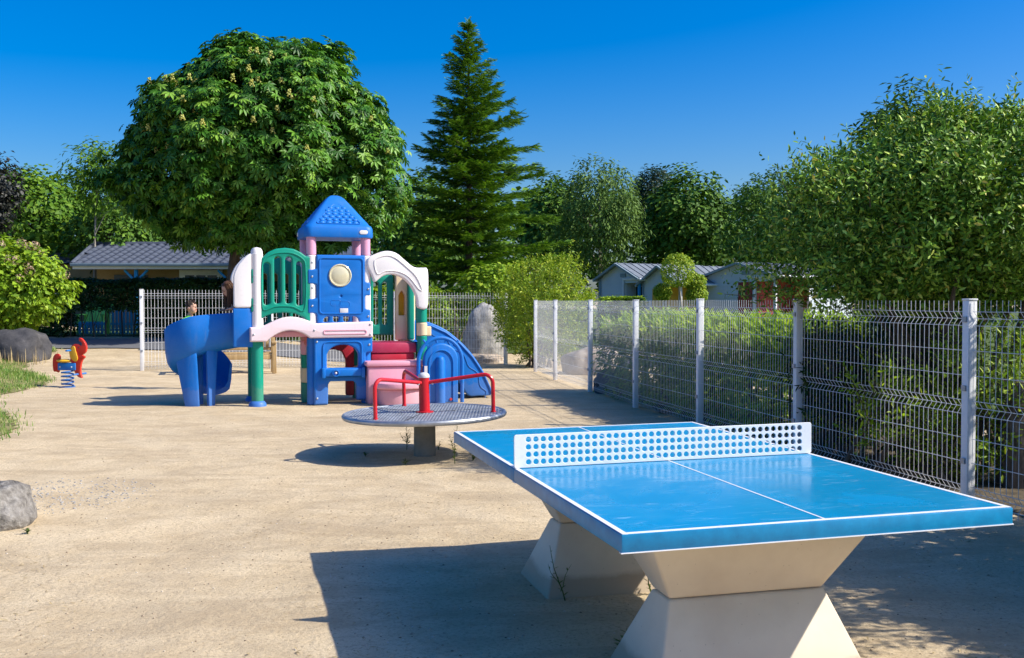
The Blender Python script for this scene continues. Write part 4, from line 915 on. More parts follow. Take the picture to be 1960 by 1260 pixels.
MB().tube([(cu, cwv, -.02), (cu, cwv, .95)], .06, 14).build('slide_column', 'blue', slide)
hood = rounded([(-.33, 1.43), (-.075, 1.43), (-.075, 2.22), (-.15, 2.18), (-.27, 2.04), (-.33, 1.90)], .05, 4)
panel('slide_hood', hood, [], .07, 'white_plastic', -.03, .02)
panel('slide_hood', hood, [], .07, 'white_plastic', WB, .02)
# straight slide at right
so_ = smo([(2.47, 1.21), (2.62, 1.19), (2.86, 1.08), (3.08, .91), (3.28, .70), (3.45, .45), (3.57, .20), (3.60, .08), (3.55, .04), (3.38, .04), (3.22, .05), (3.10, .22), (2.95, .45), (2.75, .62), (2.55, .72), (2.46, .78), (2.44, 1.0)], 3)
rs = panel('slide', so_, [], .07, 'blue', .20, .02); panel('slide_side', so_, [], .07, 'blue', .80, .02, rs)
ctr = [(2.40, .90), (2.55, .885), (2.75, .80), (2.95, .65), (3.15, .46), (3.32, .26), (3.46, .12), (3.60, .085)]
mb = MB()
for i in range(len(ctr)-1):
    (a0, b0), (a1, b1) = ctr[i], ctr[i+1]; mb.add([(a0, .22, b0), (a1, .22, b1), (a1, .78, b1), (a0, .78, b0), (a0, .22, b0-.05), (a1, .22, b1-.05), (a1, .78, b1-.05), (a0, .78, b0-.05)], [(0, 1, 2, 3), (7, 6, 5, 4), (0, 4, 5, 1), (3, 2, 6, 7)])
mb.build('slide_bed', 'blue', rs)
mb = MB(); edge = [(2.50, 1.195), (2.62, 1.18), (2.86, 1.07), (3.08, .90), (3.28, .69), (3.45, .44), (3.565, .20), (3.595, .1)]
mb.tube([(a, .165, b-.035) for a, b in edge], .018, 8); mb.build('raised_rim', 'blue', rs)
wav = []
for k in range(50):
    t = k/49; i = min(6, int(t*7)); f = t*7-i; a = edge[i][0]+(edge[i+1][0]-edge[i][0])*f; b = edge[i][1]+(edge[i+1][1]-edge[i][1])*f
    wv = .13+.03*math.sin(t*34); wav.append((a-wv*.62, .163, b-wv*.75))
MB().tube(wav, .0065, 5).build('wavy_groove', 'rider_blue', rs)
panel('sleeve', rrect(2.50, .99, 2.60, 1.14, .02), [], .10, 'cream', .10, .015, rs)
# blue climbing panel
cp = panel('climbing_panel', [(2.37, 0), (2.90, 0), (2.90, .66)]+[(2.635+.265*math.cos(a), .66+.24*math.sin(a)) for a in np.linspace(.12, math.pi-.12, 16)]+[(2.37, .66)], [], .10, 'blue', -.37, .03)
hp = [(2.30, 0), (2.30, .62)]+[(2.635+.335*math.cos(a), .62+.36*math.sin(a)) for a in np.linspace(math.pi, 0, 18)]+[(2.97, .62), (2.97, 0)]
MB().tube([(a, -.37, b) for a, b in hp], .03, 10).build('hoop', 'blue', cp)
mb = MB()
for uu, zz in ((2.44, .915), (2.58, .955), (2.71, .955), (2.84, .90)): mb.tube([(uu, -.37, zz-.05), (uu+(uu-2.635)*.35, -.37, zz+.035)], .018, 8)
mb.build('hoop_spoke', 'blue', cp)
hp = [(2.45, .03), (2.45, .60)]+[(2.635+.185*math.cos(a), .60+.20*math.sin(a)) for a in np.linspace(math.pi, 0, 14)]+[(2.82, .60), (2.82, .03)]
MB().tube([(a, -.425, b) for a, b in hp], .013, 6).build('raised_rim', 'blue', cp)
MB().tube([(2.62, -.42, 0), (2.62, -.42, .64), (2.62, -.42, .69), (2.62, -.42, .715)], [.075, .075, .055, .015], 16).build('bulge', 'blue', cp)
MB().box((2.40, -.424, .50), (.045, .006, .13)).build('label_plate', 'sticker', cp)
for zz in (.36, .06):
    mb = MB(); mb.lathe([(.022, 0), (.02, .012), (0, .016)], n=12); o = mb.build('bolt', 'red', cp); o.data.transform(Matrix.Translation((2.78, -.42, zz)) @ Matrix.Rotation(R(90), 4, 'X'))

# ------------------------------------------------------------------ spring rider
ex, ed = PX(128, 18.1), 18.1; k_ = .00294
er = thing('spring_rider', 'red and yellow elephant shaped spring rider on a blue spring', 'spring rider', (ex, ed, tz(ex, ed)), R(-8))
def cp_(pts): return [((a-405)*k_, (985-b)*k_) for a, b in pts]
def epl(name, pts, th, mt, w, sm=3, parent=er):
    me = plate(name, smo(cp_(pts), sm), [], th, .006); me.transform(Matrix.Translation((0, w, 0))); return link(name, me, mt, parent)
head = [(493.7, 686.3), (505.3, 691.7), (521.5, 709.1), (531.5, 728.4), (534.2, 749.6), (528.4, 770.8), (513.0, 785.1), (506.0, 788.9), (523.8, 801.6), (511.1, 815.1), (500.6, 834.4), (495.6, 861.4), (493.7, 884.6), (497.6, 907.7), (503.7, 927.0), (489.8, 926.2), (474.4, 917.3), (459.0, 896.1), (448.2, 869.1), (439.7, 846.0), (432.0, 819.0), (425.0, 784.3), (430.1, 753.4), (441.6, 733.4), (460.9, 723.3), (482.1, 725.7), (499.5, 734.9), (506.0, 726.4), (504.5, 715.6), (497.6, 709.5), (488.3, 704.1), (486.8, 693.6)]
h1 = epl('head_panel', head, .05, 'rider_red', -.01)
epl('ear', [(444, 740), (462, 738), (471, 770), (482, 810), (470, 828), (450, 822), (434, 800), (428, 765)], .02, 'yellow', -.046, 3, h1)
epl('tail_panel', [(314, 808), (328, 786), (348, 784), (362, 800), (359, 832), (353, 893), (334, 892), (316, 888), (311, 845)], .03, 'rider_red', 0)
mb = MB(); mb.ball(((388-405)*k_, 0, (826-0)*0+(985-826)*k_), (.155, .11, .032), 16, 8); mb.build('seat', 'yellow', er)
MB().b2((352-405)*k_, -.055, (985-882)*k_, (466-405)*k_, .055, (985-838)*k_).build('seat_bracket', 'rider_blue', er, .01)
for dx in (-.13, .09): MB().ball((dx+.02, -.058, .36), (.016, .012, .016), 8, 5).build('bolt_cap', 'pale_pipe', er)
sp = [(.10*math.cos(a), .10*math.sin(a), .02+.29*a/(2*math.pi*4.3)) for a in np.linspace(0, 2*math.pi*4.3, 86)]
MB().tube(sp, .014, 7).build('spring', 'rider_blue', er)
MB().lathe([(.13, -.02), (.13, .012)], n=20).build('base_plate', 'rider_blue', er)
for zz, xx in (((985-762)*k_, (436-405)*k_), ((985-905)*k_, (480-405)*k_)):
    for s_ in (-1, 1): MB().tube([(xx, s_*.04, zz), (xx+.01, s_*.20, zz)], .017, 8).build('handle' if zz > .5 else 'foot_rest', 'rider_blue', er)
mb = MB(); mb.ball(((455-405)*k_+.09, -.036, (985-745)*k_), .012, 8, 6); mb.build('eye', 'dark', h1)

# ------------------------------------------------------------------ bench
bx_, bd_ = PX(450, 21.35), 21.35
be = thing('bench', 'wooden park bench with slatted back behind the spiral slide', 'bench', (bx_, bd_, tz(bx_, bd_)), R(16))
for uu in (-.78, .78):
    MB().b2(uu-.045, .22, 0, uu+.045, .31, .86).build('leg', 'wood', be, .006); MB().b2(uu-.045, -.25, 0, uu+.045, -.16, .62).build('leg', 'wood', be, .006)
    MB().b2(uu-.05, -.28, .622, uu+.05, .22, .66).build('armrest', 'wood', be, .006)
for k in range(4): MB().b2(-.735, -.22+k*.11, .40, .735, -.13+k*.11, .435).build('seat_slat', 'wood', be, .005)
MB().b2(-.73, -.225, .29, .73, -.19, .395).build('front_rail', 'wood', be, .005)
MB().b2(-.735, .235, .80, .735, .29, .87).build('top_rail', 'wood', be, .006); MB().b2(-.735, .235, .47, .735, .29, .53).build('back_rail', 'wood', be, .006)
for k in range(14): u = -.66+k*.1015; MB().b2(u-.033, .245, .532, u+.033, .275, .798).build('back_slat', 'wood', be, .004)

# ------------------------------------------------------------------ mesh fences
def wire_panel(L, z0, z1, folds, sp=.05, r=.0022, fold=.035, extra=.03):
    """welded mesh: bent vertical wires and straight horizontal wires"""
    prof = [(0, z0)]
    for f in folds: prof += [(0, f-.05), (fold, f), (0, f+.05)]
    prof += [(0, z1+extra)]
    hz = []
    for f in folds: hz += [(0, f-.05), (fold, f), (0, f+.05)]
    ed = [f for f in folds]
    for a, b in zip(ed[:-1], ed[1:]):
        n = max(1, round((b-a-.1)/.2)); hz += [(0, a+.05+(b-a-.1)*k/n) for k in range(1, n)]
    V = []; Fc = []
    n = int(L/sp); off = (L-n*sp)/2; K = len(prof)
    pv = np.array([(dx, y+dy, z) for y, z in prof for dx, dy in ((-r*1.3, 0), (0, -r*1.3), (r*1.3, 0), (0, r*1.3))])
    pf = []
    for i in range(K-1):
        for k in range(4):
            a, b, c, d = i*4+k, i*4+(k+1) % 4, (i+1)*4+(k+1) % 4, (i+1)*4+k; pf += [(a, b, c), (a, c, d)]
    pf = np.array(pf); base = 0
    for i in range(n+1):
        V.append(pv+np.array((off+i*sp, 0, 0))); Fc.append(pf+base); base += len(pv)
    for y, z in hz:
        y -= r*1.6
        b = [(x, y+dy, z+dz) for x in (0, L) for dy, dz in ((-r, -r), (r, -r), (r, r), (-r, r))]; V.append(np.array(b)); f = []
        for k in range(4): a, b_, c, d = k, (k+1) % 4, 4+(k+1) % 4, 4+k; f += [(a, b_, c), (a, c, d)]
        Fc.append(np.array(f)+base); base += 8
    return tri_mesh('mesh_panel', np.concatenate(V), np.concatenate(Fc))
def mesh_fence(label, pts, H, folds, pm='white_paint', ps_=.06, lean=None, flip=1, sp=.058, r=.0021, wm='wire'):
    p0 = pts[0]; t = thing('mesh_fence', label, 'fence', (p0[0], p0[1], tz(*p0)), 0, 'white mesh fences'); b = Vector(t.location)
    for i, (x, y) in enumerate(pts):
        q = Vector((x, y, tz(x, y)))-b
        d = (Vector(pts[min(i+1, len(pts)-1)])-Vector(pts[max(0, i-1)])).normalized(); a = math.atan2(d.y, d.x)
        mb = MB(); mb.b2(-ps_/2, -ps_/2, -.1, ps_/2, ps_/2, H+.03); o = mb.build('post', 'post_grey' if pm == 'post_grey' else pm, t, .004)
        o.location = q; o.rotation_euler = (0, 0, a)
        mb = MB(); mb.b2(-ps_/2-.004, -ps_/2-.004, H+.031, ps_/2+.004, ps_/2+.004, H+.045); mb.build('post_cap', 'dark' if False else pm, o, .003)
        for z in (H*.25, H*.6, H*.93): MB().b2(-.022, -ps_/2-.014, z-.02, .022, -ps_/2-.001, z+.02).build('clamp', 'galvanised', o)
        if i < len(pts)-1:
            nx = Vector(pts[i+1]); dv = nx-Vector((x, y)); L = dv.length-ps_-.01; an = math.atan2(dv.y, dv.x)
            me = wire_panel(L, .04, H, folds, sp, r, fold=.035*flip); pan = link('mesh_panel', me, wm, t)
            zz = (tz(*pts[i+1])-tz(x, y))
            pan.location = q+Vector((math.cos(an), math.sin(an), 0))*(ps_/2+.005); pan.rotation_euler = (0, 0, an)
            for v in me.vertices: v.co.z += zz*v.co.x/max(.1, L)
    return t
FR = [(PX(1025, 22), 22), (PX(1063, 19.7), 19.7), (PX(1130, 17.15), 17.15), (PX(1217, 14.6), 14.6), (PX(1340, 12.2), 12.2), (PX(1528, 9.8), 9.8), (PX(1856, 7.35), 7.35), (3.88, 4.95), (4.45, 2.5)]
mesh_fence('white welded mesh fence running along the right side of the sand', FR, 1.50, (.14, .76, 1.40), ps_=.07, flip=1)
FB = [(PX(271, 21.85), 21.85), (PX(519, 22.6), 22.6), (PX(757, 23.6), 23.6), (PX(968, 24.7), 24.7)]
mesh_fence('white welded mesh fence across the back behind the play tower', FB, 1.70, (.14, .86, 1.60), ps_=.075, flip=-1, sp=.07, r=.0027, wm='white_paint')

# ------------------------------------------------------------------ tiled house
d0 = 37.5; hx = PX(150, d0); hw = 10.0; hz0 = tz(hx, d0)
ho = thing('tiled_house', 'low ochre house with dark blue grey tiled roof at left', 'house', (hx, d0, hz0))
ez = PZ(507, d0-.5)-hz0; rz = PZ(469, 40.5)-hz0
MB().b2(.5, .5, -.1, hw, 5.5, ez).build('wall', 'wall_ochre', ho)
roof = MB().add([(0, -.5, ez), (hw+.5, -.5, ez), (hw+.5, 6.5, ez), (0, 6.5, ez), (-.65, 3, rz), (hw-.1, 3, rz)], [(0, 1, 5, 4), (1, 2, 5), (2, 3, 4, 5), (3, 0, 4), (3, 2, 1, 0)]).build('roof', 'roof_slate', ho)
MB().b2(-.03, -.62, ez-.06, hw+.5, -.505, ez+.05).build('gutter', 'trim_grey', ho, .02); MB().b2(.02, -.50, ez-.16, hw+.45, -.46, ez-.062).build('fascia', 'white_trim', ho)
# roof tiles, one mesh shared
ncol, nrow = 29, 8; tw = .33; sl_len = math.hypot(3.5, rz-ez); sa = math.atan2(rz-ez, 3.5)
vs = []; fs = []; nx = 6
for j, (yy, zz) in enumerate(((-.02, .035), (sl_len/nrow+.03, .012))):
    for i in range(nx+1):
        q = i/nx; vs.append((q*tw*1.03, yy, zz+.035*math.sin(q*2*math.pi-.6)))
for i in range(nx): fs.append((i, i+1, nx+2+i, nx+1+i))
b0 = len(vs)
for i in range(nx+1): vs.append((vs[i][0], vs[i][1], vs[i][2]-.03))
for i in range(nx): fs.append((i, b0+i, b0+i+1, i+1))
tm_ = bpy.data.meshes.new('roof_tile'); tm_.from_pydata(vs, [], fs); tm_.materials.append(M['roof_slate']); tm_.shade_smooth()
for r_ in range(nrow):
    for c_ in range(ncol):
        xx = -.68+c_*tw; s = r_*sl_len/nrow
        if xx < -.65*(s/sl_len)-.05: continue
        o = bpy.data.objects.new('roof_tile', tm_); C.objects.link(o); o.parent = roof
        o.location = (xx, -.5+s*math.cos(sa), ez+s*math.sin(sa)+.02); o.rotation_euler = (sa+random.uniform(-.01, .01), 0, 0)
MB().tube([(-.68, 3, rz+.03), (hw, 3, rz+.03)], .09, 8).build('ridge_cap', 'roof_slate', roof); MB().tube([(-.02, -.5, ez+.04), (-.65, 3, rz+.03)], .07, 8).build('hip_cap', 'roof_slate', roof)
r2 = MB().add([(-2.9, 3.3, ez+.2), (3, 3.3, ez+.2), (3, 6.4, rz+.12), (-3.4, 6.4, rz+.12), (-2.9, 9, ez), (3, 9, ez)], [(0, 1, 2, 3), (3, 2, 5, 4), (0, 3, 4)]).build('rear_roof', 'roof_slate', ho)
MB().b2(-2.4, 3.6, -.1, 2, 8, ez+.15).build('rear_wall', 'wall_ochre', ho)
wx = PX(336, d0)-hx
win = MB().b2(wx, .44, ez-.95, wx+1.6, .499, ez-.16).build('window_frame', 'white_trim', ho, .01)
for k in range(3): MB().b2(wx+.22+k*.42, .425, ez-.90, wx+.56+k*.42, .438, ez-.36).build('pane', 'window_glass', win)
px_ = PX(268, d0)-hx
po = MB().b2(px_-.06, -.40, 0, px_+.06, -.28, ez-.17).build('veranda_post', 'blue_timber', ho, .008)
for s_ in (-1, 1): MB().tube([(px_, -.34, ez-.62), (px_+s_*.42, -.34, ez-.19)], .05, 4).build('brace', 'blue_timber', po)
px_ = PX(445, d0)-hx
po = MB().b2(px_-.06, -.40, 0, px_+.06, -.28, ez-.17).build('veranda_post', 'blue_timber', ho, .008)
for s_ in (-1, 1): MB().tube([(px_, -.34, ez-.62), (px_+s_*.42, -.34, ez-.19)], .05, 4).build('brace', 'blue_timber', po)
MB().b2(px_*0+1.15, .455, ez-.62, 2.4, .498, ez-.35).build('dark_opening', 'window_glass', ho)

# ------------------------------------------------------------------ cabins at right
def cabin(label, pxl, d, wd, yaw, ye, yr, length, mt, pl, window=False):
    """gable end at local y=0 facing left, long side at local x=wd towards the camera with a recessed corner porch of length pl"""
    x = PX(pxl, d); g = tz(x, d); t = thing('cabin', label, 'cabin', (x, d, g), yaw, 'blue grey holiday cabins')
    e, r = PZ(ye, d)-g, PZ(yr, d)-g; pd_ = .85; xi = wd-pd_
    def gable(z): return (0, wd) if z <= e else (wd/2*(z-e)/(r-e), wd-wd/2*(z-e)/(r-e))
    vs = []; fs = []; bh = .15
    for k in range(int(r/bh)+1):                          # lapped boards of the gable end
        z0, z1 = k*bh, min(r-.01, (k+1)*bh)
        if z1 <= z0: break
        a0, b0 = gable(z0); a1, b1 = gable(z1)
        if z1 <= e-.1: b0 = b1 = xi
        b = len(vs); vs += [(a0, -.022, z0), (b0, -.022, z0), (b1, 0, z1), (a1, 0, z1), (a0, .004, z0), (b0, .004, z0)]
        fs += [(b, b+1, b+2, b+3), (b+4, b+5, b+1, b)]
    me = bpy.data.meshes.new('gable_siding'); me.from_pydata(vs, [], fs); link('gable_siding', me, 'wall_bluegrey', t)
    MB().b2(.02, .01, -.05, xi, pl, e).build('wall', 'wall_bluegrey', t); MB().b2(.02, pl+.005, -.05, wd, length, e).build('wall', 'wall_bluegrey', t)
    MB().add([(0.02, .01, e+.002), (wd-.02, .01, e+.002), (wd/2, .01, r-.02), (.02, length, e+.002), (wd-.02, length, e+.002), (wd/2, length, r-.02)], [(0, 1, 2), (5, 4, 3), (0, 2, 5, 3), (1, 4, 5, 2), (0, 3, 4, 1)]).build('gable_wall', 'wall_bluegrey', t)
    MB().b2(xi+.003, .05, -.05, xi+.03, pl-.02, e-.02).build('porch_wall', mt, t)
    MB().b2(xi+.05, pl-.035, -.05, wd-.02, pl+.002, e-.02).build('porch_end_wall', mt, t)
    MB().b2(-.04, -.06, -.05, .05, -.025, e-.03).build('corner_board', 'trim_grey', t, .005)
    MB().b2(xi-.09, -.065, -.05, xi-.002, -.025, e-.12).build('corner_board', 'white_trim', t, .005)
    MB().b2(xi-.1, -.07, e-.118, wd+.02, .04, e-.02).build('porch_beam', 'white_trim', t, .005)
    for yy in (.02, pl-.1): MB().b2(wd-.10, yy, -.05, wd, yy+.1, e-.12).build('porch_post', 'blue_timber' if window else 'white_trim', t, .008)
    MB().b2(xi+.1, .01, -.02, wd-.02, pl-.04, .18).build('porch_floor', 'wood', t)
    rf = MB(); ov = .22
    for s_ in (-1, 1):
        xe = wd/2+s_*(wd/2+ov); ze = e-ov*(r-e)/(wd/2)
        rf.add([(xe, -.2, ze+.05), (wd/2, -.2, r+.05), (wd/2, length+.15, r+.05), (xe, length+.15, ze+.05), (xe, -.2, ze), (wd/2, -.2, r), (wd/2, length+.15, r), (xe, length+.15, ze)], [(0, 1, 2, 3), (7, 6, 5, 4), (0, 4, 5, 1), (3, 2, 6, 7), (0, 3, 7, 4)])
    ro = rf.build('roof', 'cabin_roof', t)
    for s_ in (-1, 1):
        xe = wd/2+s_*(wd/2+ov); ze = e-ov*(r-e)/(wd/2)
        for k in range(int(length/.36)+1): MB().tube([(xe, -.15+k*.36, ze+.06), (wd/2, -.15+k*.36, r+.06)], .024, 4).build('roof_rib', 'cabin_roof', ro)
        MB().tube([(xe, -.215, ze+.01), (wd/2, -.215, r+.01)], .055, 4).build('barge_board', 'trim_grey', t)
        MB().tube([(xe+s_*.05, -.2, ze), (xe+s_*.05, length+.15, ze)], .05, 6).build('gutter', 'white_trim', t)
    MB().b2(wd*.5+.1, -.05, e+.02, wd*.5+.42, -.024, e+.16).build('vent', 'trim_grey', t)
    if window:
        w = MB().b2(xi+.032, .9, .85, xi+.08, 2.0, e-.12).build('window_frame', 'white_trim', t, .01); MB().b2(xi+.083, 1.0, .95, xi+.09, 1.9, e-.2).build('pane', 'window_glass', w)
        for yy in (.55, 2.05): MB().b2(xi+.032, yy, .85, xi+.06, yy+.3, e-.12).build('shutter', 'dark', t, .005)
    else: MB().b2(xi-.75, -.05, -.03, xi-.10, -.024, e-.25).build('door', mt, t, .005)
cabin('leftmost blue grey cabin with dark shuttered window behind the low hedge', 1150, 42, 2.4, R(-57), 533, 508, 4.2, 'wall_bluegrey', 2.6, True)
cabin('middle blue grey cabin with yellow porch wall behind the topiary', 1232, 40, 2.2, R(-60), 541, 512, 5, 'wall_yellow', 2.8)
cabin('right blue grey cabin with dark red porch wall', 1353, 39, 3.1, R(-50), 529, 507, 5, 'wall_red', 2.2)

# ------------------------------------------------------------------ picket fence and chair seen under the hedge
fx, fd = PX(150, 31.0), 31.0
pf_ = thing('picket_fence', 'low blue picket fence seen through the gap under the hedge', 'fence', (fx, fd, tz(fx, fd)))
for k in range(17):
    x = k*.112; h = .40 if k < 8 else (.85+.03*math.sin(k*2))
    MB().b2(x, 0, 0.02, x+.075, .025, h).build('picket', 'blue_slats', pf_, .004)
MB().b2(-.02, .028, .12, 1.93, .055, .18).build('rail', 'blue_slats', pf_); MB().b2(-.02, .028, .30, 1.93, .055, .36).build('rail', 'blue_slats', pf_)
MB().b2(.86, -.03, 0, .95, .02, .95).build('post', 'green_slats', pf_, .005)
gx, gd = PX(186, 31.7), 31.7
ch = thing('garden_chair', 'lime green slatted garden chair behind the blue pickets', 'chair', (gx, gd, tz(gx, gd)))
for k in range(5):
    u = -.30+k*.15; MB().add([(u-.062, -.05, .42), (u+.062, -.05, .42), (u*1.15+.068, .22, .98-.12*(u*3)**2*.4), (u*1.15-.068, .22, .98-.12*(u*3)**2*.4), (u-.062, -.02, .42), (u+.062, -.02, .42), (u*1.15+.068, .25, .98-.12*(u*3)**2*.4), (u*1.15-.068, .25, .98-.12*(u*3)**2*.4)], [(0, 1, 2, 3), (7, 6, 5, 4), (0, 4, 5, 1), (2, 6, 7, 3), (0, 3, 7, 4), (1, 5, 6, 2)]).build('back_slat', 'green_slats', ch)
for k in range(4): MB().b2(-.36, -.55+k*.13, .39, .36, -.44+k*.13, .415).build('seat_slat', 'green_slats', ch)
for sx_ in (-.38, .38):
    MB().b2(sx_-.03, -.55, 0, sx_+.03, -.49, .60).build('leg', 'green_slats', ch); MB().b2(sx_-.03, .0, 0, sx_+.03, .06, .60).build('leg', 'green_slats', ch); MB().b2(sx_-.06, -.58, .602, sx_+.06, .1, .63).build('armrest', 'green_slats', ch)

# ------------------------------------------------------------------ people
def skin_mesh(chains, sub=1):
    """chains of (position, radius); returns one mesh grown with the Skin modifier"""
    me = bpy.data.meshes.new('skin'); vs = []; es = []; rs_ = []
    idx = {}
    for ch_ in chains:
        prev = None
        for p, r in ch_:
            key = tuple(round(c, 4) for c in p)
            if key not in idx: idx[key] = len(vs); vs.append(p); rs_.append(r)
            if prev is not None: es.append((prev, idx[key]))
            prev = idx[key]
    me.from_pydata(vs, es, [])
    ob = bpy.data.objects.new('skin', me); C.objects.link(ob)
    mo = ob.modifiers.new('s', 'SKIN'); mo.use_smooth_shade = True
    for i, r in enumerate(rs_): me.skin_vertices[0].data[i].radius = (r, r)
    me.skin_vertices[0].data[0].use_root = True
    su = ob.modifiers.new('u', 'SUBSURF'); su.levels = sub; su.render_levels = sub
    dg = bpy.context.evaluated_depsgraph_get(); out = bpy.data.meshes.new_from_object(ob.evaluated_get(dg))
    bpy.data.objects.remove(ob); return out
def remesh(meshes, vox):
    bm = bmesh.new()
    for me in meshes: bm.from_mesh(me)
    me = bpy.data.meshes.new('body'); bm.to_mesh(me); bm.free()
    ob = bpy.data.objects.new('b', me); C.objects.link(ob); mo = ob.modifiers.new('r', 'REMESH'); mo.mode = 'VOXEL'; mo.voxel_size = vox
    sm = ob.modifiers.new('c', 'SMOOTH'); sm.factor = .5; sm.iterations = 3
    dg = bpy.context.evaluated_depsgraph_get(); out = bpy.data.meshes.new_from_object(ob.evaluated_get(dg)); bpy.data.objects.remove(ob); out.shade_smooth(); return out
def head_parts(c, face, tilt_, s=1.0):
    """head meshes and a matrix that maps head space (face looks along +x) to the figure"""
    f = Vector(face).normalized(); z = Vector((0, 0, 1)); y = z.cross(f).normalized(); z2 = f.cross(y)
    Mx = Matrix.Translation(c) @ Matrix((f, y, z2)).transposed().to_4x4() @ Matrix.Rotation(tilt_, 4, 'X') @ Matrix.Scale(s, 4)
    mb = MB(); mb.ball((0, 0, .02), (.092, .074, .10), 20, 14); mb.ball((.025, 0, -.045), (.062, .056, .062), 16, 10); mb.ball((.045, 0, -.085), (.026, .026, .020), 10, 8)
    mb.ball((.095, 0, -.012), (.018, .012, .022), 10, 8); mb.tube([(.086, 0, .03), (.103, 0, -.015)], [.008, .012], 8)
    for s_ in (-1, 1): mb.ball((-.005, s_*.076, -.005), (.02, .010, .03), 10, 8); mb.ball((.07, s_*.032, .028), (.02, .024, .008), 8, 6)
    mb.ball((.083, 0, -.055), (.012, .024, .008), 8, 6)
    me = mb.mesh('head', weld=False); me.transform(Mx); return me, Mx
def arm_hand(sh, el, wr, pd, side_, s=1.0):
    """arm chain plus palm and five bent fingers; pd = pointing direction of the hand"""
    ch_ = [[(sh, .046*s), (el, .036*s), (wr, .026*s)]]; pd = Vector(pd).normalized(); up = Vector((0, 0, 1)); lat = pd.cross(up); lat = lat.normalized() if lat.length > .1 else Vector((0, 1, 0)); nrm_ = lat.cross(pd)
    w = Vector(wr); palm = w+pd*.065*s
    ch_[0].append((tuple(palm), .026*s))
    for k, (o_, L) in enumerate(((-.026, .058), (-.009, .068), (.009, .063), (.025, .048))):
        a = palm+lat*o_*s+pd*.012*s; b = a+pd*L*.5*s-nrm_*.004; c_ = b+pd*L*.35*s-nrm_*.018*s
        ch_.append([(tuple(palm), .026*s), (tuple(a), .0095*s), (tuple(b), .0085*s), (tuple(c_), .0075*s)])
    a = w+pd*.025*s+lat*side_*.028*s; b = a+pd*.03*s+lat*side_*.022*s; ch_.append([(wr, .026*s), (tuple(a), .011*s), (tuple(b), .009*s)])
    return ch_
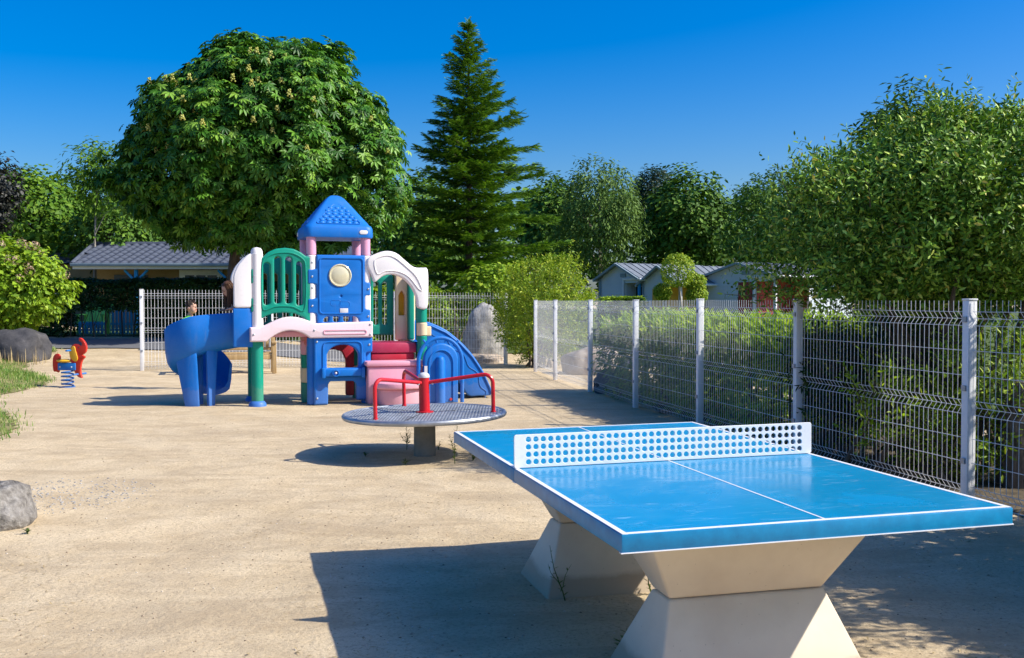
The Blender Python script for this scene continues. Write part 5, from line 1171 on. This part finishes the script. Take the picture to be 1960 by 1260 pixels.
def figure(name, label, loc, rotz, J, face, tilt_, hairm, long_hair, shirt, shorts, s=1.0):
    t = thing(name, label, 'person', loc, rotz)
    ch_ = [[(J['pelvis'], .105*s), (J['waist'], .092*s), (J['chest'], .108*s), (J['neck0'], .060*s), (J['neck'], .042*s), (J['headc'], .05*s)]]
    for q in 'lr':
        ch_.append([(J['pelvis'], .105*s), (J['hip'+q], .082*s), (J['knee'+q], .052*s), (J['calf'+q], .05*s), (J['ankle'+q], .034*s), (J['heel'+q], .034*s), (J['toe'+q], .026*s)])
        ch_.append([(J['chest'], .108*s), (J['sh'+q], .05*s)])
        ah = arm_hand(J['sh'+q], J['el'+q], J['wr'+q], J['hd'+q], 1 if q == 'l' else -1, s); ch_ += ah
    body = skin_mesh(ch_); hm, Mx = head_parts(J['headc'], face, tilt_, s)
    body = remesh([body, hm], .009); link('body', body, 'skin', t)
    # shirt and shorts: cut from the body surface and pushed outwards
    V3 = lambda k: Vector(J[k])
    bones = [('shirt', V3('waist0'), V3('waist')), ('shirt', V3('waist'), V3('chest')), ('shirt', V3('chest'), V3('neck0')), ('shorts', V3('pelvis'), V3('waist0')), ('skin', V3('neck'), V3('headc'))]
    for q in 'lr':
        e = V3('sh'+q).lerp(V3('el'+q), .6); k_e = V3('hip'+q).lerp(V3('knee'+q), .85)
        bones += [('shirt', V3('chest'), V3('sh'+q)), ('shirt', V3('sh'+q), e), ('skin', e+(V3('el'+q)-e)*.25, V3('el'+q)), ('skin', V3('el'+q), V3('wr'+q)), ('skin', V3('wr'+q), V3('wr'+q)+Vector(J['hd'+q]).normalized()*.15),
                  ('shorts', V3('pelvis'), V3('hip'+q)), ('shorts', V3('hip'+q), k_e), ('skin', k_e+(V3('knee'+q)-k_e)*.4, V3('knee'+q)), ('skin', V3('knee'+q), V3('ankle'+q)), ('skin', V3('ankle'+q), V3('toe'+q))]
    def near(p):
        best = None
        for kd, a, b in bones:
            ab = b-a; tt = 0 if ab.length < 1e-6 else max(0, min(1, (p-a).dot(ab)/ab.length_squared)); dd = (p-a-ab*tt).length
            if best is None or dd < best[0]: best = (dd, kd)
        return best[1]
    kinds = [near(v.co) for v in body.vertices]
    for kd, mt, push in (('shirt', shirt, .014), ('shorts', shorts, .018)):
        bm = bmesh.new(); bm.from_mesh(body); bm.verts.ensure_lookup_table(); bm.normal_update()
        for v in bm.verts: v.co += v.normal*push*(1+.35*noise.noise(v.co*16))
        bmesh.ops.delete(bm, geom=[v for v, k2 in zip(bm.verts, kinds) if k2 != kd], context='VERTS')
        me = bpy.data.meshes.new(kd); bm.to_mesh(me); bm.free(); me.shade_smooth(); link(kd, me, mt, t)
    # hair
    mb = MB(); mb.ball((-.014, 0, .038), (.096, .083, .098), 20, 14); me = mb.mesh('hair')
    bm = bmesh.new(); bm.from_mesh(me); bmesh.ops.delete(bm, geom=[v for v in bm.verts if v.co.x > .045 and v.co.z < .075 or v.co.z < -.03 and v.co.x > -.03 or v.co.z < -.06], context='VERTS')
    for v in bm.verts: v.co += v.normal*.008*noise.noise(v.co*45)
    bm.to_mesh(me); bm.free(); me.transform(Mx)
    hm_ = [me]
    mb = MB()
    for k in range(60 if long_hair else 46):
        a = random.uniform(-2.4, 2.4) if long_hair else random.uniform(-3.1, 3.1); z = random.uniform(.05, .12); r0 = .09
        st = Vector((-.014-r0*math.cos(a)*.85, r0*math.sin(a)*.8, z)) if long_hair else Vector((.085*math.cos(a), .075*math.sin(a), z+.0))
        if long_hair:
            pts = [Mx @ st]; dn = Vector((0, 0, -1)); L = random.uniform(.20, .32)
            q = Mx @ (st*1.08+Vector((0, 0, -.10))); pts += [q, q+dn*L*.5, q+dn*L+Vector((random.uniform(-.02, .02), random.uniform(-.02, .02), 0))]
            mb.tube(pts, [.012, .013, .010, .003], 5)
        else:
            mb.tube([Mx @ Vector((st.x*.6, st.y*.6, .125)), Mx @ st, Mx @ (st*1.02+Vector((0, 0, -.035)))], [.012, .012, .004], 5)
    h = link('hair', me, hairm, t); mb.build('hair_strands', hairm, h)
    for s_ in (-1, 1):
        mb = MB(); mb.ball((.079, s_*.031, .012), (.010, .014, .007), 10, 6); me = mb.mesh('eye'); me.transform(Mx); link('eye', me, 'dark', t)
        mb = MB(); mb.tube([(.085, s_*.018, .031), (.088, s_*.033, .036), (.078, s_*.048, .031)], [.004, .004, .002], 5); me = mb.mesh('eyebrow'); me.transform(Mx); link('eyebrow', me, hairm, t)
    mb = MB(); mb.tube([(.090, -.022, -.056), (.096, 0, -.053), (.090, .022, -.056)], [.003, .005, .003], 6); me = mb.mesh('mouth'); me.transform(Mx); link('mouth', me, 'wall_red', t)
    return t
# boy standing behind the spiral slide, looking up to the right
bx2, bd2 = PX(360, 17.7), 17.7
JB = dict(pelvis=(0, 0, .80), waist0=(0, 0, .86), waist=(.01, 0, .98), chest=(.03, 0, 1.14), neck0=(.035, 0, 1.24), neck=(.045, 0, 1.30), headc=(.075, 0, 1.405),
          hipl=(0, .08, .74), kneel=(.03, .09, .43), calfl=(.01, .09, .32), anklel=(-.01, .09, .08), heell=(-.03, .09, .035), toel=(.13, .10, .028),
          hipr=(0, -.08, .74), kneer=(.02, -.09, .43), calfr=(0, -.09, .32), ankler=(-.02, -.09, .08), heelr=(-.04, -.09, .035), toer=(.12, -.11, .028),
          shl=(.02, .15, 1.19), ell=(.03, .20, .97), wrl=(.17, .16, .90), hdl=(1, -.2, -.2), shr=(.02, -.15, 1.19), elr=(.04, -.21, .97), wrr=(.10, -.19, .78), hdr=(.3, 0, -1))
fig1 = figure('person', 'child in green and pale shirt standing behind the spiral slide looking up', (bx2, bd2, tz(bx2, bd2)), R(-18), JB, (1, -.15, .28), 0, 'hair_dark', False, 'cloth_green', 'cloth_pale', 1.0)
# child sitting on the deck at the top of the spiral slide, leaning out
L2W = Matrix.Translation((px0, pd0, ps.location.z)) @ Matrix.Rotation(PHI, 4, 'Z')
q = L2W @ Vector((-.06, .42, 1.095))
JC = dict(pelvis=(.0, 0, .11), waist0=(-.02, 0, .17), waist=(-.05, 0, .26), chest=(-.14, 0, .40), neck0=(-.20, 0, .48), neck=(-.24, 0, .53), headc=(-.32, -.02, .60),
          hipl=(-.05, .08, .10), kneel=(-.32, .10, .16), calfl=(-.40, .10, .10), anklel=(-.56, .10, .0), heell=(-.58, .10, -.03), toel=(-.68, .10, .05),
          hipr=(-.05, -.08, .10), kneer=(-.32, -.10, .16), calfr=(-.40, -.10, .10), ankler=(-.56, -.10, .0), heelr=(-.58, -.10, -.03), toer=(-.68, -.10, .05),
          shl=(-.15, .13, .44), ell=(-.22, .22, .32), wrl=(-.34, .22, .31), hdl=(-1, 0, -.2), shr=(-.15, -.13, .44), elr=(-.18, -.25, .34), wrr=(-.26, -.27, .325), hdr=(-1, 0, -.1))
fig2 = figure('person', 'child with long brown hair leaning out at the top of the spiral slide', q, PHI, JC, (-1, -.25, -.55), 0, 'hair_brown', True, 'cloth_grey', 'cloth_grey', .95)

# ------------------------------------------------------------------ weeds
def weed(label, loc, h, n, lean, ls, seed, branches=0):
    random.seed(seed); t = thing('weed', label, 'weed', (loc[0], loc[1], tz(loc[0], loc[1])), 0, 'weeds on the sand')
    mb = MB(); Ps, Ns, Ts, Ss = [], [], [], []
    def stalk(b, dv, L, m, r):
        pts = [b+dv*L*k/5+Vector((math.sin(k*1.3+seed)*.006, math.cos(k+seed)*.006, 0)) for k in range(6)]
        mb.tube(pts, [r*(1-.75*k/5) for k in range(6)], 5)
        for k in range(m):
            s = .12+.86*k/m; i = min(4, int(s*5)); p = pts[i].lerp(pts[i+1], s*5-i); a = k*2.4+seed
            sd = Vector((math.cos(a), math.sin(a), .55)); Ps.append(p); Ts.append(sd); Ns.append(Vector((-math.cos(a)*.5, -math.sin(a)*.5, 1))); Ss.append(ls*random.uniform(.6, 1.1)*(1.1-.6*s))
    stalk(Vector((0, 0, -.01)), Vector((lean[0], lean[1], 1)).normalized(), h, n, .004)
    for k in range(branches):
        a = k*2.2+seed; stalk(Vector((lean[0]*h*.3, lean[1]*h*.3, h*(.15+.18*k/max(1, branches)))), Vector((math.cos(a)*.6, math.sin(a)*.6, 1)).normalized(), h*random.uniform(.4, .6), max(3, n//2), .0028)
    V, Fc = leaf_geo(*[np.array([tuple(v) for v in l_]) for l_ in (Ps, Ns, Ts)], np.array(Ss), LANCE)
    link('leaves', tri_mesh('leaves', V, Fc), 'weed_leaf', t); mb.build('stem', 'weed_leaf', t)
def gp(px, py): d = GD(py); return (PX(px, d), d)
weed('tall branching weed left of the merry-go-round post', gp(777, 862), .30, 16, (.02, 0), .06, 1, 4)
weed('tall straight weed right of the merry-go-round before the table corner', gp(869, 888), .42, 22, (.06, 0), .06, 2, 2)
weed('small weed just right of the merry-go-round post', gp(840, 862), .10, 8, (0, 0), .05, 3, 2)
weed('low green tuft in the shade below the merry-go-round platform', gp(775, 893), .07, 9, (.1, 0), .06, 4, 3)
weed('low green tuft between merry-go-round and table corner', gp(905, 883), .09, 9, (.05, 0), .06, 5, 3)
weed('tiny weed in the shade left of the merry-go-round post', gp(698, 875), .06, 9, (-.1, 0), .05, 6, 3)
weed('thin leaning weed in front of the far table pedestal', (.268, 5.14), .30, 9, (-.28, .02), .045, 7, 2)
weed('small weed right of the thin one at the far table pedestal', (.72, 5.25), .16, 7, (-.12, 0), .05, 8, 1)
weed('low weed in shade at the foot of the near pedestal', (.48, 4.35), .12, 10, (.1, .05), .06, 9, 3)
weed('small weed beside the spiral slide foot', gp(418, 752), .10, 9, (.1, 0), .07, 10, 2)
weed('bright low weed beside the boulder at the left edge', gp(45, 1025), .05, 9, (.1, 0), .05, 12, 3)
random.seed(21)

# ------------------------------------------------------------------ grass, pebbles, litter
n = 46000; xs = rng.uniform(-16, -5.2, n*2); ys = rng.uniform(10.5, 25.5, n*2)
ge = -6.70-.403*(ys-13.3)-.35*np.sin(ys*.9)
keep = (xs < ge+.12*rng.normal(size=n*2)) & (xs > -1.0-.53*ys); xs, ys = xs[keep][:n], ys[keep][:n]
P = np.array([(x, y, tz(x, y)+.01) for x, y in zip(xs, ys)]); n = len(P)
pat = np.array([noise.noise(Vector((x*.9, y*.9, 1))) for x, y in zip(xs, ys)])
T = nrm(np.stack([rng.normal(0, .35, n), rng.normal(0, .35, n), np.ones(n)], 1)); h = .055*(1+.7*pat)*rng.uniform(.6, 1.5, n)
a = rng.random(n)*6.28; Nn = np.stack([np.cos(a), np.sin(a), np.zeros(n)], 1)
BL = (np.array([(0, -.09, 0), (0, .09, 0), (.55, .06, .06), (1, 0, .25), (.55, -.06, .06)], float), np.array([(0, 1, 2), (0, 2, 4), (4, 2, 3)]))
V, Fc = leaf_geo(P, Nn, T, h, BL); o = link('grass', tri_mesh('grass', V, Fc), 'grass_blade'); o['kind'] = 'stuff'; o['label'] = 'short dry green grass on the slope at left'; o['category'] = 'grass'
# tall seed stalks by the dark boulder
k = 70; xs = PX(1, 23.6)+rng.random(k)*1.3; P = np.array([(x, 22.9+rng.normal(0, .2), tz(x, 22.9)) for x in xs]); T = nrm(np.stack([rng.normal(0, .12, k), rng.normal(0, .1, k), np.ones(k)], 1)); a = rng.random(k)*6.28
V, Fc = leaf_geo(P, np.stack([np.cos(a), np.sin(a), np.zeros(k)], 1), T, rng.uniform(.15, .42, k), (BL[0]*np.array((1, .25, .3)), BL[1])); o = link('grass', tri_mesh('grass', V, Fc), 'straw'); o['kind'] = 'stuff'; o['label'] = 'dry seed stalks before the dark boulder'; o['category'] = 'grass'
# pebbles and grit
def scatter(num, x0, x1, y0, y1, smin, smax, material, name, label, flat=.6, dens=None):
    xs = rng.uniform(x0, x1, num*3); u = rng.random(num*3); ys = 1/(u/y0+(1-u)/y1)          # denser near the camera
    if dens is not None: k = dens(xs, ys); xs, ys = xs[k], ys[k]
    k = (np.abs(xs) < ys*.55+.5); xs, ys = xs[k][:num], ys[k][:num]; m_ = len(xs)
    P = np.array([(x, y, tz(x, y)) for x, y in zip(xs, ys)])
    ov = np.array([(1, 0, 0), (.3, .9, 0), (-.8, .5, 0), (-.7, -.6, 0), (.4, -.8, 0), (0, 0, 1), (.1, .1, -.6)], float); of = np.array([(0, 1, 5), (1, 2, 5), (2, 3, 5), (3, 4, 5), (4, 0, 5), (1, 0, 6), (2, 1, 6), (3, 2, 6), (4, 3, 6), (0, 4, 6)])
    a = rng.random(m_)*6.28; T = np.stack([np.cos(a), np.sin(a), np.zeros(m_)], 1); Nn = np.tile((0, 0, 1.), (m_, 1))
    V, Fc = leaf_geo(P, Nn, T, smin+(smax-smin)*rng.random(m_)**3, (ov*np.array((1, 1, flat)), of)); o = link(name, tri_mesh(name, V, Fc), material); o['kind'] = 'stuff'; o['label'] = label; o['category'] = 'gravel'
leaf_mat('pebble_mix', [(0, (.16, .12, .08)), (.3, (.30, .23, .15)), (.65, (.45, .36, .25)), (1, (.66, .6, .5))], 0, .9, .2)
scatter(7000, -4, 5, 3.2, 14, .002, .010, 'pebble_mix', 'grit', 'fine grit and small pebbles strewn over the sand', dens=lambda x, y: np.array([noise.noise(Vector((a*1.1, b_*1.1, 9)))+.5*noise.noise(Vector((a*3, b_*3, 4))) for a, b_ in zip(x, y)]) > rng.uniform(-.7, .6, len(x)))
scatter(1500, -5.2, -2.8, 7.0, 9.3, .004, .016, 'stone_grey', 'gravel', 'patch of pale grey gravel behind the left boulder', dens=lambda x, y: ((x+3.55)/.75)**2+((y-8.0)/.8)**2 < rng.random(len(x))**.5)
k = 9000; u = rng.random(k*2); ys = 1/(u/3.4+(1-u)/14); xs = rng.uniform(-1, 1, k*2)*(ys*.55); kk = np.array([noise.noise(Vector((a_*.9, b_*.9, 2)))+.6*noise.noise(Vector((a_*2.7, b_*2.7, 6))) for a_, b_ in zip(xs, ys)]) > rng.uniform(.1, 1.1, k*2); xs, ys = xs[kk], ys[kk]; P = np.array([(x, y, tz(x, y)+.003) for x, y in zip(xs, ys)]); m_ = len(P); a = rng.random(m_)*6.28
V, Fc = leaf_geo(P, np.stack([rng.normal(0, .15, m_), rng.normal(0, .15, m_), np.ones(m_)], 1), np.stack([np.cos(a), np.sin(a), .1*np.ones(m_)], 1), rng.uniform(.008, .04, m_), tmpl_leaf(.11, .1, -.1)); o = link('leaf_litter', tri_mesh('leaf_litter', V, Fc), 'straw'); o['kind'] = 'stuff'; o['label'] = 'dry leaf bits and straw strewn on the sand'; o['category'] = 'litter'
